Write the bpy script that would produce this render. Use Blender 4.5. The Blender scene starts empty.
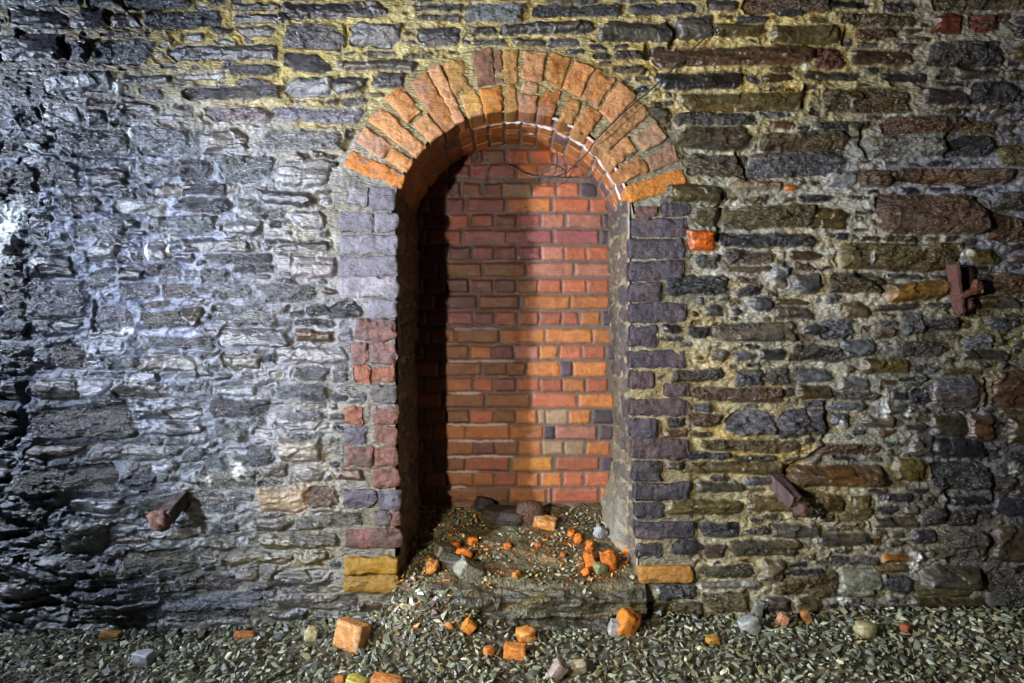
import bpy, bmesh, math, random
import numpy as np
from mathutils import Vector, Matrix

rng = np.random.default_rng(11)
random.seed(11)
C = bpy.context.scene.collection

# ------------------------------------------------------------------ frame
S = 0.0037            # metres per photo pixel on the wall face
D = 2.53              # camera to wall
CAMZ = 1.012
DEPTH = 0.43          # depth of the refuge


def W(px, py, y=0.0):
    k = (D + y) / D
    return ((px - 512.0) * S * k, y, CAMZ - (py - 341.5) * S * k)


def gz(px_x):         # ground height along the wall foot, as a function of world x
    return np.interp(px_x, [-2.6, -1.9, -0.9, -0.45, 0.3, 0.9, 1.6, 2.6],
                     [-0.10, -0.075, -0.035, -0.03, -0.015, 0.01, 0.035, 0.04])


# ------------------------------------------------------------------ noise
def h2(ix, iy, seed):
    ix = ix.astype(np.int64).astype(np.uint32)
    iy = iy.astype(np.int64).astype(np.uint32)
    n = ix * np.uint32(374761393) + iy * np.uint32(668265263) + np.uint32((seed * 2246822519 + 3266489917) & 0xffffffff)
    n = (n ^ (n >> np.uint32(13))) * np.uint32(1274126177)
    n = (n ^ (n >> np.uint32(15))) * np.uint32(2654435761)
    return ((n ^ (n >> np.uint32(16))) & np.uint32(0xffffff)).astype(np.float32) / np.float32(0xffffff)


def vnoise(x, y, seed=0):
    ix, iy = np.floor(x), np.floor(y)
    fx, fy = (x - ix).astype(np.float32), (y - iy).astype(np.float32)
    fx = fx * fx * fx * (fx * (fx * 6 - 15) + 10)
    fy = fy * fy * fy * (fy * (fy * 6 - 15) + 10)
    a = h2(ix, iy, seed); b = h2(ix + 1, iy, seed)
    c = h2(ix, iy + 1, seed); d = h2(ix + 1, iy + 1, seed)
    return (a + (b - a) * fx) * (1 - fy) + (c + (d - c) * fx) * fy


def fbm(x, y, seed=0, octv=4, gain=0.5):
    t, amp, tot = 0.0, 1.0, 0.0
    for k in range(octv):
        co, si = math.cos(0.35 * k), math.sin(0.35 * k) * 0.6
        t = t + amp * vnoise(x * 2 ** k + 17.3 * k, y * 2 ** k + 5.1 * k, seed + k)
        tot += amp; amp *= gain
    return t / tot * 2 - 1


def ridged(x, y, seed=0, octv=3):
    t, amp, tot = 0.0, 1.0, 0.0
    for k in range(octv):
        n = vnoise(x * 2 ** k + 3.7 * k, y * 2 ** k + 9.1 * k, seed + k) * 2 - 1
        t = t + amp * (1 - np.abs(n)) ** 2
        tot += amp; amp *= 0.5
    return t / tot


def facets(x, y, seed, slope=1.0):
    """piecewise planar cleavage faces: height of the plane of the nearest jittered cell"""
    ix, iy = np.floor(x), np.floor(y)
    best = np.full(x.shape, 1e9, np.float32); out = np.zeros(x.shape, np.float32)
    for dx in (-1, 0, 1):
        for dy in (-1, 0, 1):
            cx = ix + dx; cy = iy + dy
            px = cx + h2(cx, cy, seed); py = cy + h2(cx, cy, seed + 1)
            d = (x - px) ** 2 + (y - py) ** 2
            g = (h2(cx, cy, seed + 2) - 0.5) * 2 * slope * (x - px) + (h2(cx, cy, seed + 3) - 0.5) * 2 * slope * (y - py) \
                + (h2(cx, cy, seed + 4) - 0.5) * 0.9
            m = d < best
            best = np.where(m, d, best); out = np.where(m, g, out)
    return out


def sstep(a, b, x):
    t = np.clip((x - a) / (b - a), 0, 1)
    return t * t * (3 - 2 * t)


def mix(a, b, t):
    return a + (b - a) * t[..., None]


# ------------------------------------------------------------------ mesh helpers
def mesh_from(name, V, F4=None, F3=None, col=None, smooth=True):
    V = np.asarray(V, np.float32).reshape(-1, 3)
    me = bpy.data.meshes.new(name)
    n4 = 0 if F4 is None else len(F4); n3 = 0 if F3 is None else len(F3)
    loops = np.concatenate([np.asarray(F4, np.int32).ravel() if n4 else np.zeros(0, np.int32),
                            np.asarray(F3, np.int32).ravel() if n3 else np.zeros(0, np.int32)])
    starts = np.concatenate([np.arange(n4) * 4, n4 * 4 + np.arange(n3) * 3]).astype(np.int32)
    me.vertices.add(len(V)); me.vertices.foreach_set('co', V.ravel())
    me.loops.add(len(loops)); me.loops.foreach_set('vertex_index', loops)
    me.polygons.add(n4 + n3); me.polygons.foreach_set('loop_start', starts)
    me.update(calc_edges=True)
    me.polygons.foreach_set('use_smooth', np.full(n4 + n3, smooth, bool))
    if col is not None:
        a = me.color_attributes.new('Col', 'FLOAT_COLOR', 'POINT')
        a.data.foreach_set('color', np.asarray(col, np.float32).reshape(-1, 4).ravel())
    me.validate()
    return me


def obj(name, me, mat, parent=None):
    o = bpy.data.objects.new(name, me)
    if mat is not None and len(me.materials) == 0:
        me.materials.append(mat)
    C.objects.link(o)
    if parent is not None:
        o.parent = parent
        o.matrix_parent_inverse = Matrix.Translation(parent.location).inverted() if parent.location.length else Matrix()
    return o


def tag(o, label, cat, group=None, kind=None):
    o['label'] = label; o['category'] = cat
    if group: o['group'] = group
    if kind: o['kind'] = kind
    return o


def empty(name, loc, label, cat, group=None):
    o = bpy.data.objects.new(name, None)
    o.location = loc; o.empty_display_size = 0.05
    C.objects.link(o)
    return tag(o, label, cat, group)


def grid_faces(nr, nc, keep=None):
    i = np.arange(nr * nc).reshape(nr, nc)
    f = np.stack([i[:-1, :-1], i[1:, :-1], i[1:, 1:], i[:-1, 1:]], -1).reshape(-1, 4)
    if keep is not None:
        f = f[keep.reshape(-1)]
    return f


def compact(V, col, F):
    used = np.unique(F)
    m = np.full(len(V), -1, np.int64); m[used] = np.arange(len(used))
    return V[used], col[used], m[F]


class Acc:
    """collects pieces into one mesh"""
    def __init__(s): s.V = []; s.F4 = []; s.F3 = []; s.c = []; s.n = 0
    def add(s, V, col, F4=None, F3=None):
        V = np.asarray(V, np.float32).reshape(-1, 3)
        col = np.asarray(col, np.float32)
        if col.ndim == 1: col = np.tile(col, (len(V), 1))
        s.V.append(V); s.c.append(col.reshape(-1, 4))
        if F4 is not None and len(F4): s.F4.append(np.asarray(F4) + s.n)
        if F3 is not None and len(F3): s.F3.append(np.asarray(F3) + s.n)
        s.n += len(V)
    def build(s, name, mat, parent=None, smooth=True):
        me = mesh_from(name, np.concatenate(s.V), np.concatenate(s.F4) if s.F4 else None,
                       np.concatenate(s.F3) if s.F3 else None, np.concatenate(s.c), smooth)
        return obj(name, me, mat, parent)


# ------------------------------------------------------------------ materials
def masonry(name, bump_scale=300, bump=0.35, bump_dist=0.004, var=0.35, rough_add=0.0, spec=0.5, stretch=(1, 1, 1), coat=0.0, meso=0.0, iso=False, attr=False):
    m = bpy.data.materials.new(name); m.use_nodes = True
    nt = m.node_tree; N = nt.nodes; L = nt.links
    N.clear()
    out = N.new('ShaderNodeOutputMaterial'); b = N.new('ShaderNodeBsdfPrincipled')
    L.new(b.outputs[0], out.inputs[0])
    at = N.new('ShaderNodeAttribute'); at.attribute_name = 'Col'
    tc = N.new('ShaderNodeTexCoord'); mp = N.new('ShaderNodeMapping'); mp.inputs['Scale'].default_value = stretch
    L.new(tc.outputs['Object'], mp.inputs[0])
    n1 = N.new('ShaderNodeTexNoise'); n1.inputs['Scale'].default_value = bump_scale * 0.55; n1.inputs['Detail'].default_value = 4
    n1.inputs['Roughness'].default_value = 0.65
    n2 = N.new('ShaderNodeTexNoise'); n2.inputs['Scale'].default_value = bump_scale; n2.inputs['Detail'].default_value = 3
    L.new(mp.outputs[0], n1.inputs['Vector']); L.new(mp.outputs[0], n2.inputs['Vector'])
    mr = N.new('ShaderNodeMapRange'); mr.inputs[1].default_value = 0.25; mr.inputs[2].default_value = 0.75
    mr.inputs[3].default_value = 1 - var; mr.inputs[4].default_value = 1 + var
    L.new(n1.outputs[0], mr.inputs[0])
    mul = N.new('ShaderNodeVectorMath'); mul.operation = 'SCALE'
    L.new(at.outputs['Color'], mul.inputs[0]); L.new(mr.outputs[0], mul.inputs['Scale'])
    L.new(mul.outputs[0], b.inputs['Base Color'])
    rr = N.new('ShaderNodeMath'); rr.operation = 'MULTIPLY_ADD'
    L.new(n2.outputs[0], rr.inputs[0]); rr.inputs[1].default_value = 0.25
    ra = N.new('ShaderNodeMath'); ra.operation = 'ADD'; ra.inputs[1].default_value = rough_add - 0.12
    L.new(at.outputs['Alpha'], ra.inputs[0]); L.new(ra.outputs[0], rr.inputs[2])
    rr.use_clamp = True
    L.new(rr.outputs[0], b.inputs['Roughness'])
    b.inputs['Specular IOR Level'].default_value = spec
    b.inputs['Coat Weight'].default_value = coat; b.inputs['Coat Roughness'].default_value = 0.15
    if meso:
        mp2 = N.new('ShaderNodeMapping'); mp2.inputs['Scale'].default_value = (1, 1, 1) if iso else (.5, 1, 1.3); L.new(tc.outputs['Object'], mp2.inputs[0])
        n3 = N.new('ShaderNodeTexNoise'); n3.inputs['Scale'].default_value = 75; n3.inputs['Detail'].default_value = 6; n3.inputs['Roughness'].default_value = .62; n3.inputs['Distortion'].default_value = .6
        vo = N.new('ShaderNodeTexVoronoi'); vo.inputs['Scale'].default_value = 110
        L.new(mp2.outputs[0], n3.inputs['Vector']); L.new(mp2.outputs[0], vo.inputs['Vector'])
        ad = N.new('ShaderNodeMath'); ad.operation = 'MULTIPLY_ADD'; ad.inputs[1].default_value = .35
        L.new(vo.outputs['Distance'], ad.inputs[0]); L.new(n3.outputs[0], ad.inputs[2])
        b0 = N.new('ShaderNodeBump'); b0.inputs['Strength'].default_value = meso; b0.inputs['Distance'].default_value = .014
        L.new(ad.outputs[0], b0.inputs['Height'])
        if attr:
            ra_ = N.new('ShaderNodeAttribute'); ra_.attribute_name = 'Rgh'; L.new(ra_.outputs['Fac'], b0.inputs['Strength'])
    bp = N.new('ShaderNodeBump'); bp.inputs['Strength'].default_value = bump; bp.inputs['Distance'].default_value = bump_dist
    L.new(n2.outputs[0], bp.inputs['Height']); L.new(bp.outputs[0], b.inputs['Normal'])
    if meso: L.new(b0.outputs[0], bp.inputs['Normal'])
    L.new(bp.outputs[0], b.inputs['Coat Normal'])
    return m


M_wall = masonry('wet_slate_and_mortar', 230, .45, 0.004, 0.5, spec=.8, stretch=(0.6, 1, 1.2), meso=.8, coat=.2, attr=True)
M_brick = masonry('rough_brick', 300, 0.8, 0.005, 0.55, spec=0.5, meso=.45)
M_niche = masonry('niche_brick', 300, 0.7, 0.004, 0.35, spec=0.5)
M_gravel = masonry('ballast_stone', 240, 0.4, 0.003, 0.5, spec=0.8, rough_add=-.1)
M_rock = masonry('wet_ledge_rock', 200, 0.5, 0.004, 0.4, spec=0.6, meso=.6, iso=True)
M_rust = masonry('rust', 220, 0.8, 0.006, 0.5, spec=0.4)

# ------------------------------------------------------------------ stones of the wall, in photo pixels on the wall face
PAL = dict(k=(.042, .042, .052), g=(.145, .152, .170), l=(.31, .31, .355), o=(.135, .105, .036), b=(.125, .07, .034),
           r=(.20, .042, .018), y=(.34, .17, .022), p=(.34, .335, .28), n=(.098, .088, .070), O=(.80, .20, .012),
           w=(.27, .21, .125), m=(.30, .24, .27), h=(.23, .24, .262))
STONES = """
8 8 67 29 k;0 37 40 62 k;15 31 68 60 k;70 39 90 64 g;97 41 155 66 g;68 10 108 29 k;110 14 141 29 k;144 12 222 30 k;
170 46 278 62 k;6 76 32 98 g;46 73 115 94 h;125 75 172 86 k;141 88 164 100 g;174 73 228 81 p;180 86 282 101 k;88 100 119 107 b;
119 101 160 113 k;10 105 42 127 g;43 104 82 123 g;86 109 112 127 k;113 109 129 121 g;137 114 189 121 l;137 128 192 157 h;
233 4 282 12 k;233 14 290 24 k;282 3 380 20 k;212 27 235 37 k;237 26 278 39 n;286 25 344 51 h;350 23 403 48 g;418 27 461 48 k;
231 66 278 77 k;220 62 236 71 g;283 54 332 74 k;338 60 418 72 n;287 78 334 98 g;333 78 369 95 k;205 107 270 123 m;270 108 364 124 l;340 98 366 107 g;
60 130 135 155 g+;0 167 38 194 n+;40 163 80 190 g;86 169 130 186 k;137 163 193 177 h;156 182 193 194 n;62 196 105 213 k;115 202 166 216 h;
150 215 217 233 l;31 213 58 225 k;76 221 98 239 h;101 223 125 237 l;29 229 52 243 g;180 161 213 179 k;203 127 250 151 n;264 130 342 151 h;
224 158 272 183 h;276 160 330 187 h;180 184 225 194 k;258 192 315 206 k 5;180 200 228 212 k 3;250 208 286 218 g;221 221 262 235 h;295 212 328 230 g;
264 240 331 251 k;180 238 250 251 k;325 161 336 167 k;30 256 75 279 k;0 279 25 320 n;27 281 86 318 g;98 306 133 328 h;86 271 117 289 g;
121 269 145 281 k;145 263 180 277 k;123 285 162 299 g;165 285 195 299 n;143 312 193 328 n;150 336 218 349 g;102 340 127 353 g;55 344 86 367 n;
0 342 33 373 h;141 355 197 371 n;106 357 141 371 g;88 248 121 263 g -6;145 240 166 257 l;0 322 31 338 k;37 320 86 334 k;205 255 275 264 k;
235 265 275 274 k;294 256 335 276 l;213 285 252 300 h;266 285 313 302 g;305 305 330 316 k -4;329 301 362 317 k -2;180 308 202 325 n;210 307 276 325 h;
223 326 287 346 g;295 330 334 342 b;295 319 334 326 k;275 346 348 363 l;340 323 355 342 l;223 355 263 370 n;295 367 331 380 g;335 364 350 382 h;
4 381 24 401 k;29 379 82 400 n;82 378 116 399 h;119 383 172 399 n;35 407 135 438 n -5;27 444 86 456 b -3;86 444 168 462 n -3;20 466 121 493 n -4;
0 434 21 452 k;0 407 20 424 n;162 421 205 436 k;186 448 207 460 g;125 473 156 487 k;213 424 250 440 h;274 423 328 429 g;278 412 321 420 l;
299 395 328 403 k;274 385 325 399 g;250 446 274 466 g;280 438 321 462 p+;321 438 342 458 p;207 454 227 469 g;264 463 289 479 n;295 469 321 481 n;
332 469 366 480 b;64 519 113 554 n;0 505 18 520 k;23 509 49 525 n;137 497 172 519 n;125 546 197 570 n -6;105 564 123 576 n;0 552 35 574 k;
260 488 309 513 w+;307 487 337 507 b;228 554 291 565 o;295 550 328 564 o;295 515 362 527 n -5;250 521 287 531 n;233 566 260 580 n;258 536 304 547 o;
290 533 340 545 n;180 572 240 590 n;274 570 336 586 n;360 3 388 16 k;415 4 466 12 k;417 13 464 22 n;466 3 524 23 h;532 4 621 18 k;470 26 500 35 k;
501 22 595 35 k;472 38 507 46 n;514 38 546 46 n;546 37 580 47 g;374 73 407 90 k;627 4 695 16 k;598 22 675 42 n;673 17 712 40 n -3;646 47 665 53 k;
648 47 811 68 b;655 73 740 91 k;677 94 803 112 o;673 113 755 126 n;650 106 668 126 o 12;615 51 645 61 n;708 0 738 14 n;741 0 832 15 b;
775 10 806 19 k;712 25 767 38 o;734 17 765 25 k;769 27 839 46 o;812 49 840 71 r;761 74 791 84 b;802 72 861 81 k;746 76 759 86 g;767 67 795 74 b;
824 88 910 113 o;769 120 795 129 b;757 111 791 119 p;828 0 871 9 k;842 14 916 27 o;854 28 898 40 b;847 49 912 66 b;932 13 961 34 r;967 16 997 34 r;
926 42 1000 67 n;879 72 928 82 k;920 88 970 105 k;970 82 1021 105 k;1007 68 1034 82 o;880 115 968 135 b;959 122 998 136 o;864 134 946 158 p -5;
946 136 992 158 k;994 146 1036 168 o;896 169 1010 184 b;826 170 856 188 h;856 170 892 187 b;877 194 985 235 b+;987 216 1036 241 b;992 192 1030 212 n;
675 126 746 151 o;757 132 848 151 o;748 151 846 177 h -4;686 155 746 178 n;726 178 781 190 p;781 184 796 193 O;664 185 723 203 o+;692 208 718 226 o;
688 230 717 253 O+;723 206 814 229 o;808 207 848 229 o;720 233 818 248 k;665 275 729 295 k+;722 250 773 264 n;697 256 718 269 g;736 285 763 296 k -4;
724 266 771 273 n;769 267 789 289 h;791 273 820 293 g;824 295 841 304 h;746 297 773 312 g;705 304 724 316 n;687 326 709 340 k;709 322 795 342 n;
804 324 839 336 k;791 345 845 362 n;710 351 730 362 h;734 352 758 362 h;759 349 787 361 k;837 244 961 271 o+;968 249 1000 265 o;887 281 949 301 y+ -5;
830 273 880 294 o;990 273 1034 293 b;978 295 1019 308 n;841 302 867 318 o;900 312 926 334 g;820 318 851 340 g;841 338 875 357 g;896 341 949 357 n;
929 318 959 332 k;961 336 992 349 g;961 349 1008 361 n;984 318 1017 332 g;672 369 725 382 n -3;734 370 763 387 g;763 368 791 387 n;791 368 832 383 g;
695 387 783 403 b;783 387 796 397 n;796 385 832 399 o;689 404 716 413 g;689 413 720 427 b;725 409 775 435 h;775 409 812 437 g;812 409 826 436 k;
800 400 826 408 g;699 440 800 452 o;664 452 732 460 k;734 454 775 462 n;664 462 681 472 n;679 461 781 474 o;785 465 880 486 b+;815 443 880 455 b;
828 402 868 411 g;830 413 850 428 g;708 475 728 481 k;695 481 744 493 n;836 376 871 390 g;830 390 878 400 n;908 388 929 405 k;930 378 981 407 g;
990 370 1036 407 b;934 414 966 438 n;967 416 995 442 b;1006 417 1036 446 o;910 436 934 458 n;934 438 982 458 k;892 458 925 482 o;928 462 990 489 k;
663 499 745 515 o;747 495 794 512 o;701 521 740 537 k;671 540 702 556 k;702 542 726 557 b;728 539 800 556 o;770 523 820 538 n;698 564 755 577 o;
759 558 784 582 w+;772 576 824 595 o;653 582 696 599 g;700 580 759 590 p;704 591 747 611 o;761 595 788 613 n;790 597 820 613 o;650 601 702 616 o;
784 568 824 575 k;820 493 842 512 o;853 495 873 519 o;873 517 921 528 n;904 507 921 517 n;815 533 871 547 n;871 538 881 548 y;880 553 910 563 y;
873 564 910 574 o;828 556 878 566 n;838 568 884 597 p;885 576 912 595 k;922 564 978 588 n*;916 589 974 597 o;912 597 986 609 o;910 529 937 544 k;
937 531 984 562 n;990 525 1036 562 n;988 566 1036 606 n;806 570 837 597 o;662 429 686 438 b;667 417 683 429 k;742 476 775 486 g;
"""
VOIDS = [((668, 24), (676, 34), (669, 46), 5), ((648, 46), (646, 58), 6), ((806, 88), (802, 106), 5), ((826, 402), (826, 438), (815, 456), (786, 468), 3.5),
         ((737, 153), (741, 164), (748, 178), 4), ((862, 126), (861, 142), (868, 158), 4), ((856, 274), (868, 280), (882, 290), 4), ((783, 470), (790, 480), (800, 492), 4),
         ((720, 196), (721, 212), (718, 240), 5), ((664, 130), (672, 152), (682, 176), 4), ((345, 26), (346, 46), 3), ((350, 134), (346, 148), 6), ((78, 156), (135, 158), 5),
         ((2, 196), (36, 198), 5), ((96, 302), (97, 330), 5), ((50, 346), (70, 342), (84, 352), 3), ((22, 384), (26, 420), (20, 440), 7), ((0, 445), (18, 432), 8),
         ((336, 200), (341, 208), 4), ((960, 64), (980, 70), 4), ((985, 378), (988, 404), 4), ((950, 488), (948, 520), 5), ((978, 572), (984, 578), 6),
         ((990, 470), (996, 500), 4), ((30, 150), (60, 157), 3), ((62, 40), (68, 58), 4), ((846, 30), (842, 44), 3), ((905, 180), (990, 186), 3),
         ((10, 520), (40, 530), 8), ((5, 535), (30, 533), 7), ((20, 560), (60, 572), 7), ((60, 590), (120, 586), 6), ((10, 600), (60, 604), 7), ((100, 520), (66, 514), 5)]
LIME = [(8, 235, 14, 34, 1.0), (20, 215, 10, 22, .7), (38, 150, 9, 8, .8), (118, 88, 7, 8, .6), (133, 134, 3, 9, .8), (915, 562, 8, 16, .7), (655, 590, 4, 10, .6),
        (885, 405, 6, 20, .6), (840, 424, 10, 7, .5), (910, 412, 6, 6, .9), (866, 260, 3, 8, .8), (960, 252, 8, 8, .6), (700, 588, 6, 8, .6), (915, 248, 10, 6, .5),
        (842, 600, 12, 5, .7), (210, 480, 6, 12, .5), (240, 472, 10, 14, .45), (148, 250, 2, 9, .9), (168, 250, 2, 9, .9), (128, 330, 12, 6, .5), (1012, 468, 10, 8, .6),
        (815, 540, 8, 6, .5), (885, 500, 14, 8, .45), (850, 105, 4, 9, .6), (805, 66, 6, 8, .5)]
MORT = [(100, 250, .25, .26, .31), (250, 300, .25, .265, .32), (310, 320, .22, .23, .26), (60, 380, .22, .22, .25), (250, 430, .26, .27, .30), (100, 450, .24, .24, .25), (100, 580, .30, .28, .18), (20, 580, .26, .26, .22), (60, 500, .30, .30, .27), (180, 520, .30, .29, .22),
        (20, 560, .11, .11, .11), (280, 540, .22, .21, .16), (280, 600, .20, .18, .10), (40, 60, .09, .085, .06), (40, 130, .18, .19, .22), (160, 120, .26, .25, .2), (150, 30, .25, .18, .03), (250, 70, .32, .255, .07), (250, 20, .35, .27, .04),
        (360, 60, .32, .27, .085), (450, 30, .36, .31, .12), (450, 55, .42, .36, .15), (620, 50, .46, .38, .15), (600, 15, .36, .30, .10), (720, 60, .52, .41, .15), (830, 30, .45, .38, .15),
        (900, 80, .30, .26, .12), (950, 20, .26, .25, .22), (1000, 100, .12, .12, .14), (690, 150, .36, .36, .26), (800, 195, .42, .42, .34), (900, 160, .24, .25, .29), (1000, 220, .22, .24, .30),
        (760, 300, .36, .36, .33), (860, 280, .48, .45, .32), (960, 320, .18, .18, .14), (1000, 350, .2, .18, .05), (680, 340, .46, .42, .24), (700, 420, .48, .42, .23), (760, 445, .44, .33, .08), (860, 430, .38, .39, .34),
        (950, 400, .11, .11, .13), (1000, 470, .11, .11, .13), (980, 540, .12, .12, .12), (850, 520, .36, .33, .2), (720, 520, .44, .39, .22), (720, 590, .36, .34, .22), (900, 580, .27, .26, .2), (820, 600, .3, .29, .2),
        (338, 240, .27, .25, .14), (345, 400, .25, .24, .18), (200, 200, .30, .32, .38), (300, 200, .23, .24, .25), (340, 520, .26, .24, .15)]

# bricks of the two jambs, in photo pixels
JAMB_L = """347 188 368 206 L;369 188 397 211 l;339 213 375 233 l;376 213 398 233 l;340 235 398 255 l;340 257 398 277 l;340 278 398 298 L;370 300 398 319 l;357 320 397 341 m;
352 342 370 363 m;371 342 397 363 m;355 364 371 382 R;372 364 397 382 R;371 384 397 404 d;346 406 363 424 R;373 406 398 424 e;346 425 368 444 u;375 425 398 446 e;343 446 373 466 q;375 447 399 467 e;
373 468 400 487 e;344 488 377 506 u;379 488 401 509 u;374 510 390 526 d;391 510 402 527 e;346 528 402 547 q"""
JAMB_R = """636 207 656 218 m;659 205 688 217 u;630 219 686 238 u;627 239 683 259 u;627 261 683 280 u;627 282 660 302 u;628 303 685 323 u;628 325 656 346 u;627 350 684 368 u;
628 370 655 389 v;662 383 688 396 v;629 398 686 416 v;629 418 657 438 u;630 438 688 457 v;632 460 660 480 D;633 482 689 500 D;634 502 663 519 D;635 520 692 538 D;636 541 662 558 D"""
BPAL = dict(L=(.46, .45, .52), l=(.30, .29, .37), m=(.23, .125, .12), R=(.40, .13, .06), d=(.17, .15, .15), e=(.24, .10, .065), u=(.15, .125, .165), q=(.15, .075, .055), v=(.18, .115, .12), D=(.085, .078, .095), Y=(.40, .215, .006))

# arch bricks: angle, radial from, radial to, thickness in px, colour
AC = (513.0, 231.0); RI, RO = 119.0, 181.0
VOUS = [(-66.2, 0, 1, 15, 'F'), (-58.0, .46, 1, 17, 'P'), (-58.6, 0, .44, 15, 'A'), (-49.6, 0, 1, 16, 'B'), (-40.6, .46, 1, 17, 'A'), (-39.6, 0, .43, 16, 'B'), (-31.8, 0, 1, 17, 'A'), (-25.6, 0, 1, 10, 'C'),
        (-19.4, .44, 1, 18, 'Y'), (-17.6, 0, .42, 17, 'Y'), (-10.5, .43, 1, 18, 'K'), (-9.0, 0, .41, 19, 'G'), (-4.6, .43, 1, 8, 'K'), (-0.6, 0, 1, 13, 'H'), (7.0, .5, 1, 19, 'B'), (6.6, 0, .27, 17, 'B'), (6.8, .29, .48, 16, 'P'),
        (15.2, .46, 1, 17, 'J'), (15.6, 0, .44, 17, 'J'), (23.2, .46, 1, 18, 'A'), (25.2, 0, .44, 15, 'J'), (30.9, .46, 1, 19, 'A'), (34.2, 0, .44, 17, 'A'), (38.8, .42, 1, 19, 'B'), (46.2, 0, 1, 17, 'B'),
        (55.6, .5, 1, 17, 'P'), (53.8, 0, .46, 17, 'B'), (64.2, .5, 1, 15, 'P'), (63.2, 0, .47, 16, 'A'), (72.6, 0, 1, 17, 'F')]
VPAL = dict(F=(.60, .20, .03), P=(.40, .23, .16), A=(.52, .21, .07), B=(.53, .25, .11), C=(.55, .27, .15), Y=(.52, .27, .08), K=(.19, .085, .06), G=(.55, .22, .03), H=(.42, .21, .06), J=(.38, .14, .025))

# ------------------------------------------------------------------ wall height field
def axis(a, lo, hi, b, fine, coarse):
    return np.unique(np.concatenate([np.arange(a, lo, coarse), np.arange(lo, hi, fine), np.arange(hi, b + coarse, coarse)]))


gx = axis(-170, -12, 1036, 1194, .95, 2.6)
gy = axis(-150, -8, 652, 690, .95, 2.6)
PX, PY = np.meshgrid(gx, gy)
PX = PX.astype(np.float32); PY = PY.astype(np.float32)
wx = fbm(PX / 26, PY / 18, 3, 3) * 4 + fbm(PX / 6, PY / 5, 5, 2) * 2.2
wy = fbm(PX / 30, PY / 22, 9, 3) * 2.2 + fbm(PX / 7, PY / 5, 12, 2) * 1.6
QX, QY = PX + wx, PY + wy
left = sstep(420, 150, PX) * sstep(70, 170, PY)             # where the pointing is smeared flush over the stones
lowleft = sstep(330, 150, PX) * sstep(440, 530, PY)
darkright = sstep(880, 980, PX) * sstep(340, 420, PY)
lab = np.full(PX.shape, -1, np.int32); dist = np.full(PX.shape, -50.0, np.float32)

stones = []
for ent in STONES.replace('\n', '').split(';'):
    p = ent.split()
    if len(p) < 5: continue
    x0, y0, x1, y1 = map(float, p[:4])
    stones.append([x0, y0, x1, y1, p[4], float(p[5]) if len(p) > 5 else rng.uniform(-1.5, 1.5)])
# occupied cells, then fill what is left with thin courses of slate
OC = 2.0
ox0, oy0 = -180, -160
occ = np.zeros((int(870 / OC), int(1390 / OC)), bool)


def cells(x0, y0, x1, y1):
    return slice(max(0, int((y0 - oy0) / OC)), int((y1 - oy0) / OC) + 1), slice(max(0, int((x0 - ox0) / OC)), int((x1 - ox0) / OC) + 1)


for s in stones: occ[cells(*s[:4])] = True
jl = [e.split() for e in JAMB_L.replace('\n', '').split(';')]
jr = [e.split() for e in JAMB_R.replace('\n', '').split(';')]
for e in jl + jr: occ[cells(*[float(v) for v in e[:4]])] = True
occ[cells(342, 550, 404, 592)] = True; occ[cells(634, 560, 694, 584)] = True
oyy, oxx = np.mgrid[0:occ.shape[0], 0:occ.shape[1]]
oxx = oxx * OC + ox0; oyy = oyy * OC + oy0
occ |= ((oxx - AC[0]) ** 2 + (oyy - AC[1]) ** 2 < 184 ** 2) & (oyy < 214)
occ |= (oxx > 398) & (oxx < 640) & (oyy > 180)
zone = [('g', .4, 'k', .3, 'h', .3), ('n', .4, 'o', .3, 'k', .3), ('k', .5, 'n', .3, 'g', .2)]
for wl, wh, hl, hh, tries in ((70, 110, 15, 24, 1500), (45, 80, 12, 20, 3000), (28, 50, 8, 15, 9000), (16, 34, 5, 10, 22000), (8, 18, 4, 8, 40000)):
    for _ in range(tries):
        w = rng.uniform(wl, wh); h = rng.uniform(hl, hh)
        x0 = rng.uniform(-175, 1198 - w); y0 = rng.uniform(-155, 695 - h)
        sl = cells(x0 + .5, y0 + .5, x0 + w - .5, y0 + h - .5)
        if occ[sl].any(): continue
        occ[sl] = True
        cx = x0 + w / 2
        if cx < 360: c = rng.choice(list('gkhn'), p=[.35, .3, .15, .2] if y0 < 450 else [.2, .3, .05, .45])
        elif y0 < 130: c = rng.choice(list('knob'), p=[.4, .3, .2, .1])
        else: c = rng.choice(list('konbgp'), p=[.25, .2, .25, .1, .12, .08] if cx < 890 else [.4, .12, .3, .12, .06, 0])
        stones.append([x0, y0, x0 + w, y0 + h, c, rng.uniform(-2, 2)])

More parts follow.
